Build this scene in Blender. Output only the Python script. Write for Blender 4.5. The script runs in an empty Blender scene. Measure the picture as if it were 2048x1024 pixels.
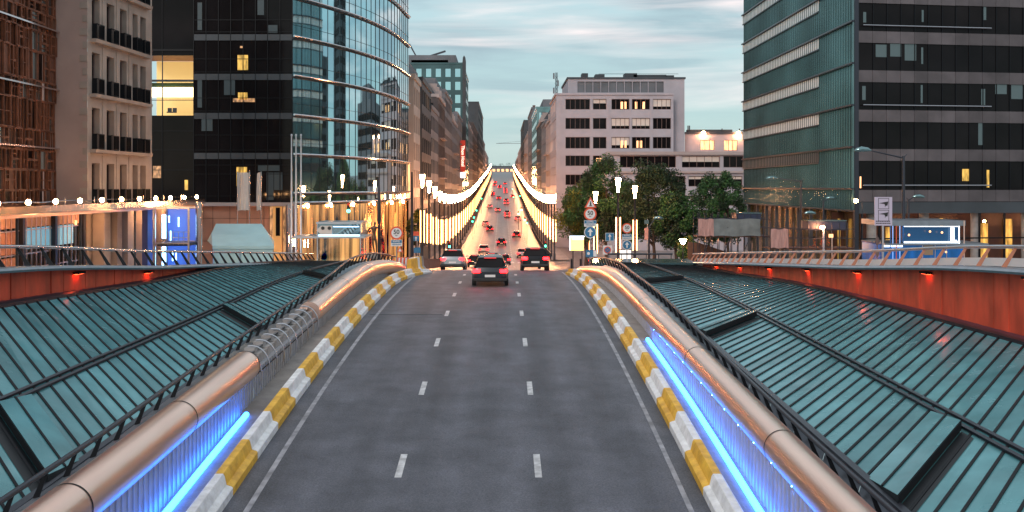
import bpy, bmesh, math, random
from mathutils import Vector, Matrix
R_ = random.Random(7)
S = bpy.context.scene
COL = S.collection
# ------------------------------------------------------------------ camera, sky, sun, exposure
F = 2000.0; CX = 1005.0; CY = 374.0
cam = bpy.data.objects.new('camera', bpy.data.cameras.new('camera')); COL.objects.link(cam)
cam.location = (0, 0, 0); cam.rotation_euler = (math.radians(90), 0, 0)
cam.data.sensor_width = 36; cam.data.lens = 36 * F / 2048
cam.data.shift_x = (1024 - CX) / 2048; cam.data.shift_y = (CY - 512) / 2048
cam.data.clip_start = .3; cam.data.clip_end = 6000
S.camera = cam
SUN_EL, SUN_ROT = math.radians(22), math.radians(200)
w = bpy.data.worlds.new('World'); S.world = w; w.use_nodes = True
nt = w.node_tree; nt.nodes.clear(); N = nt.nodes.new; L = nt.links.new
out = N('ShaderNodeOutputWorld'); bg = N('ShaderNodeBackground'); sky = N('ShaderNodeTexSky')
sky.sky_type = 'NISHITA'; sky.sun_disc = False; sky.sun_elevation = SUN_EL; sky.sun_rotation = SUN_ROT
sky.air_density = 1.2; sky.dust_density = .6; sky.ozone_density = 2.0
tc = N('ShaderNodeTexCoord'); sep = N('ShaderNodeSeparateXYZ'); L(tc.outputs['Generated'], sep.inputs[0])
mp = N('ShaderNodeMapping'); mp.inputs['Scale'].default_value = (1.3, 1.0, 9.0); mp.inputs['Location'].default_value = (.35, .1, .4)
L(tc.outputs['Generated'], mp.inputs[0])
no = N('ShaderNodeTexNoise'); no.inputs['Scale'].default_value = 2.6; no.inputs['Detail'].default_value = 9; no.inputs['Roughness'].default_value = .55
no.inputs['Distortion'].default_value = .3
L(mp.outputs[0], no.inputs[0])
cr = N('ShaderNodeValToRGB'); cr.color_ramp.elements[0].position = .38; cr.color_ramp.elements[1].position = .60
L(no.outputs['Fac'], cr.inputs[0])
rise = N('ShaderNodeMapRange'); rise.inputs['From Min'].default_value = .015; rise.inputs['From Max'].default_value = .17
L(sep.outputs['Z'], rise.inputs['Value'])
mu = N('ShaderNodeMath'); mu.operation = 'MULTIPLY'; L(cr.outputs[0], mu.inputs[0]); L(rise.outputs[0], mu.inputs[1])
tint = N('ShaderNodeMix'); tint.data_type = 'RGBA'; tint.blend_type = 'MULTIPLY'; tint.inputs['Factor'].default_value = 1
tint.inputs['B'].default_value = (1.12, 1.0, .82, 1); L(sky.outputs[0], tint.inputs['A'])
# dusk cloud deck: grey-blue body, pale pink lit streaks
mp2 = N('ShaderNodeMapping'); mp2.inputs['Scale'].default_value = (1.6, 1.2, 16.0); mp2.inputs['Location'].default_value = (1.7, .6, 1.15)
L(tc.outputs['Generated'], mp2.inputs[0])
no2 = N('ShaderNodeTexNoise'); no2.inputs['Scale'].default_value = 2.2; no2.inputs['Detail'].default_value = 8; no2.inputs['Distortion'].default_value = .4
L(mp2.outputs[0], no2.inputs[0])
cr2 = N('ShaderNodeValToRGB'); cr2.color_ramp.elements[0].position = .46; cr2.color_ramp.elements[1].position = .66
cr2.color_ramp.elements[0].color = (3.1, 4.1, 4.7, 1); cr2.color_ramp.elements[1].color = (10.5, 9.0, 8.8, 1)
L(no2.outputs['Fac'], cr2.inputs[0])
mx = N('ShaderNodeMix'); mx.data_type = 'RGBA'; L(mu.outputs[0], mx.inputs['Factor'])
dusk = N('ShaderNodeValToRGB'); dz = N('ShaderNodeMapRange'); dz.inputs['From Min'].default_value = -.05; dz.inputs['From Max'].default_value = 1
L(sep.outputs['Z'], dz.inputs['Value']); L(dz.outputs[0], dusk.inputs[0])
for i_, (p_, c_) in enumerate(((0, (4.2, 5.6, 5.9)), (.12, (3.9, 5.9, 6.4)), (.3, (5.0, 6.6, 7.3)), (1, (7.5, 7.8, 8.4)))):
    e_ = dusk.color_ramp.elements[i_] if i_ < 2 else dusk.color_ramp.elements.new(p_)
    e_.position = p_; e_.color = (*c_, 1)
dm = N('ShaderNodeMix'); dm.data_type = 'RGBA'; dm.inputs['Factor'].default_value = .82; L(tint.outputs['Result'], dm.inputs['A']); L(dusk.outputs[0], dm.inputs['B'])
L(dm.outputs['Result'], mx.inputs['A']); L(cr2.outputs[0], mx.inputs['B'])
L(mx.outputs['Result'], bg.inputs[0]); bg.inputs[1].default_value = .12; L(bg.outputs[0], out.inputs[0])
sl = bpy.data.lights.new('sun', 'SUN'); sl.energy = 1.15; sl.angle = math.radians(14); sl.color = (1, .86, .78)
so = bpy.data.objects.new('sun', sl); COL.objects.link(so)
sd = Vector((math.sin(SUN_ROT) * math.cos(SUN_EL), math.cos(SUN_ROT) * math.cos(SUN_EL), math.sin(SUN_EL)))
so.rotation_euler = sd.to_track_quat('Z', 'Y').to_euler(); so['kind'] = 'helper'
S.view_settings.view_transform = 'Standard'; S.view_settings.look = 'None'
S.view_settings.exposure = 0; S.view_settings.gamma = 1
S.cycles.max_bounces = 6; S.cycles.sample_clamp_indirect = 4

# ------------------------------------------------------------------ helpers
def V(*a): return Vector(a)
def PX(px, py, d): return V((px - CX) * d / F, d, (CY - py) * d / F)
def XP(px, d): return (px - CX) * d / F
def ZP(py, d): return (CY - py) * d / F
def curve(t):
    xs = [a for a, b in t]; ys = [b for a, b in t]
    n = len(t); m = []
    for i in range(n):
        if i == 0: m.append((ys[1] - ys[0]) / (xs[1] - xs[0]))
        elif i == n - 1: m.append((ys[-1] - ys[-2]) / (xs[-1] - xs[-2]))
        else: m.append(((ys[i] - ys[i-1]) / (xs[i] - xs[i-1]) + (ys[i+1] - ys[i]) / (xs[i+1] - xs[i])) / 2)
    def f(x):
        if x <= xs[0]: return ys[0] + m[0] * (x - xs[0])
        if x >= xs[-1]: return ys[-1]
        for i in range(n - 1):
            if x <= xs[i+1]:
                h = xs[i+1] - xs[i]; t_ = (x - xs[i]) / h
                return ((2*t_**3 - 3*t_**2 + 1) * ys[i] + (t_**3 - 2*t_**2 + t_) * h * m[i] +
                        (-2*t_**3 + 3*t_**2) * ys[i+1] + (t_**3 - t_**2) * h * m[i+1])
    return f
def frange(a, b, s):
    n = max(1, int(round((b - a) / s))); return [a + (b - a) * i / n for i in range(n + 1)]

MATS = {}
def mat(name, col, rough=.6, metal=0, emit=None, es=0, noise=0, nscale=4, bump=0, bscale=20, spec=.5, col2=None, stretch=(1, 1, 1), trans=0):
    if name in MATS: return MATS[name]
    m = bpy.data.materials.new(name); m.use_nodes = True; t = m.node_tree; b = t.nodes['Principled BSDF']
    b.inputs['Roughness'].default_value = rough; b.inputs['Metallic'].default_value = metal
    b.inputs['Specular IOR Level'].default_value = spec
    c = (*col, 1); b.inputs['Base Color'].default_value = c
    if trans: b.inputs['Transmission Weight'].default_value = trans
    if emit: b.inputs['Emission Color'].default_value = (*emit, 1); b.inputs['Emission Strength'].default_value = es
    if noise or col2 or bump:
        tcn = t.nodes.new('ShaderNodeTexCoord'); mpn = t.nodes.new('ShaderNodeMapping'); mpn.inputs['Scale'].default_value = stretch
        t.links.new(tcn.outputs['Object'], mpn.inputs[0])
    if noise or col2:
        nn = t.nodes.new('ShaderNodeTexNoise'); nn.inputs['Scale'].default_value = nscale; nn.inputs['Detail'].default_value = 6
        t.links.new(mpn.outputs[0], nn.inputs[0])
        rr = t.nodes.new('ShaderNodeValToRGB'); rr.color_ramp.elements[0].position = .32; rr.color_ramp.elements[1].position = .68
        k = noise or .2
        rr.color_ramp.elements[0].color = (*[x * (1 - k) for x in col], 1)
        rr.color_ramp.elements[1].color = (*(col2 or [min(1, x * (1 + k)) for x in col]), 1)
        t.links.new(nn.outputs['Fac'], rr.inputs[0]); t.links.new(rr.outputs[0], b.inputs['Base Color'])
    if bump:
        n2 = t.nodes.new('ShaderNodeTexNoise'); n2.inputs['Scale'].default_value = bscale; n2.inputs['Detail'].default_value = 4
        t.links.new(mpn.outputs[0], n2.inputs[0])
        bp = t.nodes.new('ShaderNodeBump'); bp.inputs['Strength'].default_value = bump; bp.inputs['Distance'].default_value = .05
        t.links.new(n2.outputs['Fac'], bp.inputs['Height']); t.links.new(bp.outputs[0], b.inputs['Normal'])
    MATS[name] = m; return m

M = dict(
 brick2=mat('dark_brown_render', (.09, .075, .075), .8, noise=.2, nscale=1), slatepale=mat('blue_grey_render', (.15, .17, .20), .8, noise=.15, nscale=.6),
 towerteal=mat('tower_teal', (.05, .11, .12), .25, .3, noise=.2, nscale=.2),
 asphalt=mat('asphalt', (.10, .104, .125), .62, noise=.22, nscale=1.1, bump=.35, bscale=60),
 street=mat('street_asphalt', (.13, .115, .115), .36, noise=.2, nscale=.5, bump=.3, bscale=30),
 paving=mat('paving', (.26, .23, .22), .75, noise=.2, nscale=.7, bump=.2, bscale=12),
 ground=mat('ground_far', (.09, .09, .08), .9, noise=.3, nscale=.05),
 paint=mat('road_paint', (.55, .55, .56), .6, noise=.3, nscale=5),
 kerbw=mat('white_kerb_paint', (.90, .89, .88), .55, noise=.22, nscale=3.5, bump=.3),
 kerby=mat('yellow_kerb_paint', (.90, .47, .05), .55, noise=.25, nscale=3.5, bump=.3),
 conc=mat('concrete', (.33, .31, .30), .8, noise=.2, nscale=1.5, bump=.2),
 gutter=mat('gutter_concrete', (.30, .27, .25), .5, noise=.22, nscale=2, bump=.3),
 copper=mat('copper_tinted_steel', (1, .68, .56), .31, 1, noise=.07, nscale=.8, stretch=(6, .5, 6), bump=.06, bscale=8),  # tubes are steel; warm light is put into the copper tint
 steel=mat('steel', (.55, .56, .60), .3, 1), darksteel=mat('dark_steel', (.045, .05, .065), .35, .6),
 chrome=mat('polished_rail', (.72, .66, .66), .15, 1),
 wallblue=mat('ribbed_cladding', (.46, .46, .49), .35, .2, noise=.12, nscale=3),
 glassroof=mat('roof_glass', (.115, .315, .345), .16, .08, noise=.2, nscale=.9, bump=.015, bscale=1.5, spec=.25),
 black=mat('black_frame', (.007, .009, .012), .5, spec=.2), red=mat('red_panels', (.68, .085, .04), .5, noise=.35, nscale=1.3, stretch=(1, 1, .4)),
 redtrim=mat('plum_trim', (.10, .045, .07), .5), deck=mat('gutter_metal', (.30, .33, .37), .35, .7, noise=.1),
 darkglass=mat('dark_glass', (.010, .009, .010), .06, 0, noise=.3, nscale=.3, spec=.12, bump=.02, bscale=.8),
 mirror=mat('mirror_glass', (.46, .68, .74), .025, .95, bump=.025, bscale=.35),
 tealglass=mat('teal_glass', (.21, .33, .345), .12, .8, noise=.2, nscale=.15, bump=.03, bscale=.7),
 paneltone=mat('stone_band', (.10, .088, .096), .6, noise=.22, nscale=.6),
 stone=mat('limestone', (.42, .33, .28), .8, noise=.14, nscale=.7, bump=.15), plaster=mat('plaster_wall', (.46, .32, .28), .85, noise=.16, nscale=.25),
 wood=mat('oak_frames', (.19, .065, .032), .55, noise=.3, nscale=2), woodback=mat('dark_oak', (.06, .024, .016), .4, noise=.4, nscale=.8),
 cream=mat('cream_concrete', (.43, .40, .44), .8, noise=.08, nscale=.5), cream2=mat('pale_stone', (.40, .34, .33), .8, noise=.1, nscale=.4),
 grey=mat('grey_render', (.17, .18, .20), .8, noise=.2, nscale=.2), dark=mat('dark_cladding', (.045, .055, .065), .6, noise=.25, nscale=.3),
 beige=mat('beige_render', (.46, .42, .38), .8, noise=.08, nscale=.5), brick=mat('brown_brick', (.17, .11, .10), .8, noise=.2, nscale=2),
 roof=mat('slate', (.05, .06, .075), .6, noise=.2, nscale=1), peach=mat('peach_panels', (.50, .27, .19), .6, noise=.08, nscale=.6),
 lit=mat('lit_window', (.5, .3, .2), .5, emit=(1, .48, .20), es=2.2), litdim=mat('dim_window', (.2, .12, .08), .4, emit=(1, .5, .2), es=.5),
 litgold=mat('gold_interior', (.4, .25, .05), .5, emit=(1, .58, .12), es=.75), litwhite=mat('bright_ceiling_light', (1, 1, 1), .5, emit=(1, .80, .42), es=3.5),
 lamp=mat('lamp_glow', (1, .8, .6), .5, emit=(1, .40, .17), es=230),
 canopylight=mat('canopy_light', (1, .8, .6), .5, emit=(1, .5, .22), es=110),
 glow_plate=mat('orange_glow_plate', (.85, .45, .22), .5),
 bar=mat('light_bar', (1, .8, .6), .5, emit=(1, .46, .17), es=9),
 star=mat('string_bulb', (1, .8, .6), .5, emit=(1, .5, .2), es=150),
 led=mat('blue_light_strip', (.2, .5, 1), .5, emit=(.02, .18, 1), es=15), ledwhite=mat('ice_blue_light', (.7, .9, 1), .5, emit=(.35, .65, 1), es=4),
 green=mat('green_signal', (0, 1, .4), .5, emit=(.05, 1, .45), es=14), redlamp=mat('red_signal', (.2, .01, .01), .4, emit=(1, .03, .01), es=.6),
 tail=mat('tail_light_glow', (1, .05, .05), .4, emit=(1, .004, .006), es=30), brake=mat('brake_glow', (.3, .02, .02), .4, emit=(1, .03, .03), es=1.2),
 tyre=mat('tyre', (.02, .02, .02), .8), rim=mat('alloy', (.5, .5, .52), .3, .9),
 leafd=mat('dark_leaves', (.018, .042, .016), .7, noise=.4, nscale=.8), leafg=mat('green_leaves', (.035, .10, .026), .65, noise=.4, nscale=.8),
 leafy=mat('lamplit_leaves', (.12, .12, .015), .65, noise=.4, nscale=1), bark=mat('bark', (.07, .05, .04), .9, noise=.3, nscale=5),  # leafy: lamp light put into the leaf colour as yellow
 signred=mat('sign_red', (.75, .10, .04), .45), signwhite=mat('sign_white', (.78, .74, .72), .45), signblue=mat('sign_blue', (.03, .17, .32), .45),
 signblack=mat('sign_black', (.02, .02, .02), .5), tent=mat('tent_canvas', (.38, .60, .64), .6, noise=.06, nscale=1), banner=mat('banner_cloth', (.70, .62, .56), .8, noise=.08, nscale=1),
 gold=mat('glow_bronze_glass', (.92, .52, .26), .13, .9, bump=.05, bscale=1.2, emit=(1, .45, .13), es=.45), tarp=mat('grey_tarp', (.16, .18, .18), .7, noise=.25, nscale=1.4, bump=.5, bscale=2),  # bronze glass carries a painted warm glow, added to brighten it
 tarppink=mat('pink_tarp', (.45, .25, .22), .7, noise=.2, nscale=2, stretch=(4, 4, .6), bump=.5, bscale=3), hoard=mat('brown_hoarding', (.16, .065, .035), .7, noise=.15),
 statue=mat('bronze_figure', (.14, .09, .06), .4, .6), hotelred=mat('hotel_sign_red', (.35, .04, .03), .5, emit=(1, .06, .03), es=.25),
 ad=mat('ad_light', (1, .6, .2), .5, emit=(1, .45, .12), es=3.2), adw=mat('ad_white', (.8, .9, 1), .5, emit=(.7, .85, 1), es=2.5),
 signlit=mat('sign_letters', (1, .9, .8), .5, emit=(1, .85, .7), es=1.6), bluepanel=mat('blue_glass_panel', (.02, .12, .30), .08, .2, emit=(.01, .12, .5), es=.25),
 poster=mat('pictogram_board', (.52, .46, .58), .5), vent=mat('hatch_dark', (.006, .010, .013), .5),
)
def vary(m, lo, hi, rlo=None, rhi=None):
    t = m.node_tree; b = t.nodes['Principled BSDF']; g = t.nodes.new('ShaderNodeNewGeometry')
    mr = t.nodes.new('ShaderNodeMapRange'); mr.inputs['To Min'].default_value = lo; mr.inputs['To Max'].default_value = hi; t.links.new(g.outputs['Random Per Island'], mr.inputs['Value'])
    vm = t.nodes.new('ShaderNodeVectorMath'); vm.operation = 'SCALE'; t.links.new(mr.outputs[0], vm.inputs['Scale'])
    lk = b.inputs['Base Color'].links
    if lk: t.links.new(lk[0].from_socket, vm.inputs[0])
    else: vm.inputs[0].default_value = b.inputs['Base Color'].default_value[:3]
    t.links.new(vm.outputs[0], b.inputs['Base Color'])
    if rlo is not None:
        n = t.nodes.new('ShaderNodeTexNoise'); n.inputs['Scale'].default_value = 1.7; n.inputs['Detail'].default_value = 7; t.links.new(g.outputs['Position'], n.inputs[0])
        r2 = t.nodes.new('ShaderNodeMapRange'); r2.inputs['From Min'].default_value = .35; r2.inputs['From Max'].default_value = .65; r2.inputs['To Min'].default_value = rlo; r2.inputs['To Max'].default_value = rhi
        t.links.new(n.outputs['Fac'], r2.inputs['Value']); t.links.new(r2.outputs[0], b.inputs['Roughness'])
vary(M['glassroof'], .80, 1.16, .12, .28); vary(M['paneltone'], .75, 1.15); vary(M['red'], .8, 1.15)
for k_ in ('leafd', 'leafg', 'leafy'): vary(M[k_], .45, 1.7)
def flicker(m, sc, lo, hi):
    """curtains, furniture and lamps seen through a lit window: uneven interior brightness, and painted glow streaks on bronze glass"""
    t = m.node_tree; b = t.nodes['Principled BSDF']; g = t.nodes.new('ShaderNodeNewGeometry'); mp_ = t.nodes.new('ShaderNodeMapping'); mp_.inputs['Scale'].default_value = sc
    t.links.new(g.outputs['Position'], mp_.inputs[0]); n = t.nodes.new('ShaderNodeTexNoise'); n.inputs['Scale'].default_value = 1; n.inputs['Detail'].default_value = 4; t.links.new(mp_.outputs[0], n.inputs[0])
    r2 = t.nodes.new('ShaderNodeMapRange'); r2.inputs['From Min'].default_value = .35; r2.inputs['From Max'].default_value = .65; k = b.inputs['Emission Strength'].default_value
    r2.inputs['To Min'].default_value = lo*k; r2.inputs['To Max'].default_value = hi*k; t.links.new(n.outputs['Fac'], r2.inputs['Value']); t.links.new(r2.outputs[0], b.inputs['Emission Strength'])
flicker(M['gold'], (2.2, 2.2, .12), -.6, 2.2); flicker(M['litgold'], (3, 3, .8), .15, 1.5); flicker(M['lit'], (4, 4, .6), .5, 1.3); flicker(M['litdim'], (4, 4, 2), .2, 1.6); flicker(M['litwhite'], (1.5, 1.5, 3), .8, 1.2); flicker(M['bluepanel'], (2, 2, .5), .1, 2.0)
def asphalt_nodes(m, lanes):
    t = m.node_tree; b = t.nodes['Principled BSDF']; old = b.inputs['Base Color'].links[0].from_socket
    tcn = t.nodes.new('ShaderNodeNewGeometry'); sp = t.nodes.new('ShaderNodeSeparateXYZ'); t.links.new(tcn.outputs['Position'], sp.inputs[0])
    # tyre-polished wheel paths: periodic across the carriageway
    w1 = t.nodes.new('ShaderNodeMath'); w1.operation = 'MULTIPLY'; w1.inputs[1].default_value = 2*math.pi/1.5; t.links.new(sp.outputs['X'], w1.inputs[0])
    w2 = t.nodes.new('ShaderNodeMath'); w2.operation = 'SINE'; t.links.new(w1.outputs[0], w2.inputs[0])
    mpp = t.nodes.new('ShaderNodeMapping'); mpp.inputs['Scale'].default_value = (1.2, .12, 1); t.links.new(tcn.outputs['Position'], mpp.inputs[0])
    nn = t.nodes.new('ShaderNodeTexNoise'); nn.inputs['Scale'].default_value = 1.1; nn.inputs['Detail'].default_value = 8; t.links.new(mpp.outputs[0], nn.inputs[0])
    w3 = t.nodes.new('ShaderNodeMath'); w3.operation = 'MULTIPLY_ADD'; w3.inputs[1].default_value = .10; t.links.new(w2.outputs[0], w3.inputs[0]); t.links.new(nn.outputs['Fac'], w3.inputs[2])
    mr = t.nodes.new('ShaderNodeMapRange'); mr.inputs['From Min'].default_value = .25; mr.inputs['From Max'].default_value = .75; mr.inputs['To Min'].default_value = .70; mr.inputs['To Max'].default_value = 1.25; t.links.new(w3.outputs[0], mr.inputs['Value'])
    gn = t.nodes.new('ShaderNodeTexNoise'); gn.inputs['Scale'].default_value = 28; gn.inputs['Detail'].default_value = 3; t.links.new(tcn.outputs['Position'], gn.inputs[0])
    g2 = t.nodes.new('ShaderNodeMapRange'); g2.inputs['From Min'].default_value = .3; g2.inputs['From Max'].default_value = .7; g2.inputs['To Min'].default_value = .66; g2.inputs['To Max'].default_value = 1.32; t.links.new(gn.outputs['Fac'], g2.inputs['Value'])
    mm = t.nodes.new('ShaderNodeMath'); mm.operation = 'MULTIPLY'; t.links.new(mr.outputs[0], mm.inputs[0]); t.links.new(g2.outputs[0], mm.inputs[1])
    vo = t.nodes.new('ShaderNodeTexVoronoi'); vo.feature = 'DISTANCE_TO_EDGE'; vo.inputs['Scale'].default_value = .16
    dn = t.nodes.new('ShaderNodeVectorMath'); dn.operation = 'MULTIPLY_ADD'; nc = t.nodes.new('ShaderNodeTexNoise'); nc.inputs['Scale'].default_value = 1.4; nc.inputs['Detail'].default_value = 6
    t.links.new(tcn.outputs['Position'], nc.inputs[0]); t.links.new(nc.outputs['Color'], dn.inputs[0]); dn.inputs[1].default_value = (1.2, 1.2, 0); t.links.new(tcn.outputs['Position'], dn.inputs[2]); t.links.new(dn.outputs[0], vo.inputs[0])
    ck = t.nodes.new('ShaderNodeMapRange'); ck.inputs['From Min'].default_value = .0; ck.inputs['From Max'].default_value = .004; ck.inputs['To Min'].default_value = .86; t.links.new(vo.outputs['Distance'], ck.inputs['Value'])
    m3 = t.nodes.new('ShaderNodeMath'); m3.operation = 'MULTIPLY'; t.links.new(mm.outputs[0], m3.inputs[0]); t.links.new(ck.outputs[0], m3.inputs[1])
    vm = t.nodes.new('ShaderNodeVectorMath'); vm.operation = 'SCALE'; t.links.new(old, vm.inputs[0]); t.links.new(m3.outputs[0], vm.inputs['Scale']); t.links.new(vm.outputs[0], b.inputs['Base Color'])
asphalt_nodes(M['asphalt'], 1); asphalt_nodes(M['street'], 1)
ORG = {}
class MB:
    def __init__(s): s.v = []; s.f = []
    def add(s, vs, fs):
        o = len(s.v); s.v += [tuple(v) for v in vs]; s.f += [tuple(i + o for i in f) for f in fs]; return s
    def quad(s, *p): return s.add(p, [tuple(range(len(p)))])
    def box(s, x0, x1, y0, y1, z0, z1):
        return s.add([(x0,y0,z0),(x1,y0,z0),(x1,y1,z0),(x0,y1,z0),(x0,y0,z1),(x1,y0,z1),(x1,y1,z1),(x0,y1,z1)],
                     [(0,3,2,1),(4,5,6,7),(0,1,5,4),(1,2,6,5),(2,3,7,6),(3,0,4,7)])
    def hexa(s, p): return s.add(p, [(0,3,2,1),(4,5,6,7),(0,1,5,4),(1,2,6,5),(2,3,7,6),(3,0,4,7)])
    def obox(s, p0, p1, z0, z1, t0, t1):
        """wall box along plan line p0-p1, from offset t0 to t1 along the outward normal"""
        u = Vector((p1[0]-p0[0], p1[1]-p0[1])); u.normalize(); n = Vector((u.y, -u.x))
        q = []
        for z in (z0, z1):
            for p, t in ((p0, t1), (p1, t1), (p1, t0), (p0, t0)):
                q.append((p[0] + n.x*t, p[1] + n.y*t, z))
        return s.hexa(q)
    def bar(s, a, b, w, h=None, up=(0, 0, 1)):
        a = Vector(a); b = Vector(b); d = (b - a).normalized(); up = Vector(up)
        if abs(d.dot(up)) > .95: up = Vector((0, 1, 0))
        x = d.cross(up).normalized() * (w / 2); z = x.cross(d).normalized() * ((h or w) / 2)
        return s.hexa([a - x - z, a + x - z, b + x - z, b - x - z, a - x + z, a + x + z, b + x + z, b - x + z])
    def tube(s, pts, r, n=8, caps=True):
        pts = [Vector(p) for p in pts]; k = len(pts); rs = r if isinstance(r, (list, tuple)) else [r] * k
        rings = []; ref = None
        for i, p in enumerate(pts):
            d = (pts[min(i+1, k-1)] - pts[max(i-1, 0)]).normalized()
            if ref is None or abs(ref.dot(d)) > .98:
                ref = Vector((0, 0, 1)) if abs(d.z) < .9 else Vector((1, 0, 0))
            x = d.cross(ref).normalized(); y = x.cross(d).normalized()
            rings.append([p + (x * math.cos(2*math.pi*j/n) + y * math.sin(2*math.pi*j/n)) * rs[i] for j in range(n)])
        vs = [v for rg in rings for v in rg]; fs = []
        for i in range(k - 1):
            for j in range(n):
                a = i*n + j; b = i*n + (j+1) % n
                fs.append((a, b, b + n, a + n))
        if caps: fs += [tuple(reversed(range(n))), tuple(range((k-1)*n, k*n))]
        return s.add(vs, fs)
    def lathe(s, prof, c, n=16):
        c = Vector(c); vs = []; fs = []; k = len(prof)
        for r, z in prof:
            for j in range(n):
                a = 2*math.pi*j/n; vs.append((c.x + r*math.cos(a), c.y + r*math.sin(a), c.z + z))
        for i in range(k - 1):
            for j in range(n):
                a = i*n + j; b = i*n + (j+1) % n
                fs.append((a, b, b + n, a + n))
        fs += [tuple(reversed(range(n))), tuple(range((k-1)*n, k*n))]
        return s.add(vs, fs)
    def strip(s, rows):
        """grid surface from rows of points"""
        m_ = len(rows[0]); vs = [p for r in rows for p in r]; fs = []
        for i in range(len(rows) - 1):
            for j in range(m_ - 1):
                a = i*m_ + j; fs.append((a, a + 1, a + 1 + m_, a + m_))
        return s.add(vs, fs)
    def prism(s, poly, d):
        """extrude closed 3D polygon by vector d"""
        n = len(poly); d = Vector(d); a = [Vector(p) for p in poly]; b = [p + d for p in a]
        return s.add(a + b, [tuple(range(n)), tuple(reversed(range(n, 2*n)))] + [(i, i + n, (i+1) % n + n, (i+1) % n) for i in range(n)])
    def build(s, name, m, parent=None, smooth=False, org=None, label=None, cat=None, group=None, kind=None):
        me = bpy.data.meshes.new(name)
        base = ORG[parent.name] if parent else Vector(org if org is not None else (
            (sum(v[0] for v in s.v)/len(s.v), sum(v[1] for v in s.v)/len(s.v), min(v[2] for v in s.v)) if s.v else (0, 0, 0)))
        me.from_pydata([(v[0]-base.x, v[1]-base.y, v[2]-base.z) for v in s.v], [], s.f); me.update()
        bm = bmesh.new(); bm.from_mesh(me); bmesh.ops.recalc_face_normals(bm, faces=bm.faces); bm.to_mesh(me); bm.free()
        if smooth:
            for p in me.polygons: p.use_smooth = True
            try: me.set_sharp_from_angle(angle=math.radians(40))
            except Exception: pass
        me.materials.append((M.get(m) or MATS[m]) if isinstance(m, str) else m)
        o = bpy.data.objects.new(name, me); COL.objects.link(o)
        if parent: o.parent = parent
        else: o.location = base
        ORG[o.name] = base
        if parent and ORG[parent.name] is not None: ORG[o.name] = ORG[parent.name]
        tag(o, label, cat, group, kind); return o
def tag(o, label=None, cat=None, group=None, kind=None):
    if label: o['label'] = label
    if cat: o['category'] = cat
    if group: o['group'] = group
    if kind: o['kind'] = kind
    return o
def thing(name, label, cat, loc, group=None):
    o = bpy.data.objects.new(name, None); COL.objects.link(o); o.location = loc; ORG[o.name] = Vector(loc); o.empty_display_size = .3
    return tag(o, label, cat, group)
def dup(root, loc, label=None, rz=None, group=None, sc=None):
    def cp(o, par):
        c = o.copy(); COL.objects.link(c); c.parent = par
        for ch in list(o.children): cp(ch, c)
        return c
    c = cp(root, None); c.location = loc; ORG[c.name] = Vector(loc)
    if label: c['label'] = label
    if group: c['group'] = group
    if rz is not None: c.rotation_euler = (0, 0, rz)
    if sc: c.scale = (sc, sc, sc)
    return c
def text(s_, size, p, parent, m, facing=0, name='lettering', vertical=False, depth=.01, align='CENTER'):
    cu = bpy.data.curves.new('t', 'FONT'); cu.body = s_; cu.size = size; cu.extrude = depth; cu.align_x = align; cu.align_y = 'CENTER'; cu.offset = size * .012
    o = bpy.data.objects.new('t', cu); COL.objects.link(o); bpy.context.view_layer.update()
    me = bpy.data.meshes.new_from_object(o.evaluated_get(bpy.context.evaluated_depsgraph_get())); bpy.data.objects.remove(o)
    rot = Matrix.Rotation(facing, 4, 'Z') @ Matrix.Rotation(math.radians(90), 4, 'X')
    if vertical: rot = rot @ Matrix.Rotation(math.radians(-90 if vertical == 1 else 90), 4, 'Z')
    me.transform(Matrix.Translation(Vector(p) - ORG[parent.name]) @ rot)
    me.materials.clear(); me.materials.append(M[m]); me.name = name
    t = bpy.data.objects.new(name, me); COL.objects.link(t); t.parent = parent; ORG[t.name] = ORG[parent.name]; return t

# ------------------------------------------------------------------ level profiles (z relative to the eye)
G = curve([(-60, -.6), (-10, -1.6), (0, -1.75), (12, -2.05), (26, -2.65), (42, -3.75), (56, -4.72), (64, -5.36), (71, -5.9), (90, -7.4), (108, -8.8), (126, -10.05),
           (137, -10.7), (156, -11.2), (207, -11.4), (298, -9.8), (430, -5.2), (567, -.4), (700, 5.3), (820, 11.5), (900, 13.5), (1000, 14), (3500, 14)])
RR = curve([(-30, -9.6), (8, -7.3), (19.4, -6.36), (24, -5.96), (28, -5.66), (34, -5.32), (40, -5.10), (46, -5.0), (54, -5.04), (64, -5.37), (71, -5.9)])
TR = curve([(4, -5.42), (17, -5.17), (24, -4.95), (36, -4.62), (43, -4.45), (50, -4.48), (57, -4.85), (64, -5.42)])
TL = curve([(4, -5.35), (17, -5.12), (27, -4.83), (36, -4.54), (47, -4.26), (54, -4.38), (60, -4.8), (64, -5.25)])
RL = curve([(4, -5.12), (14.7, -4.77), (19, -4.68), (24, -4.49), (32, -4.25), (44, -3.86), (50, -3.60), (57, -3.78), (62, -4.15), (66, -4.6)])
RRt = curve([(4, -5.35), (21, -4.96), (31, -4.53), (39.5, -4.13), (46, -4.05), (53, -3.97), (61, -4.3), (67, -4.85)])
RO = curve([(4, -.8), (26, -1.55), (37, -2.38), (42, -2.72), (55, -3.62), (69, -4.62)])
ROI = curve([(4, -5.62), (20, -5.18), (32, -4.80), (44, -4.42), (56, -4.45), (72, -4.9)])
ROL = curve([(4, -2.45), (25, -2.98), (35, -3.38), (44, -3.62), (53, -4.05), (64, -4.75), (72, -5.2)])
ROR = curve([(4, -3.6), (24, -3.75), (35, -3.92), (43, -4.17), (50, -4.5), (56, -4.8), (72, -5.5)])

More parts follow.
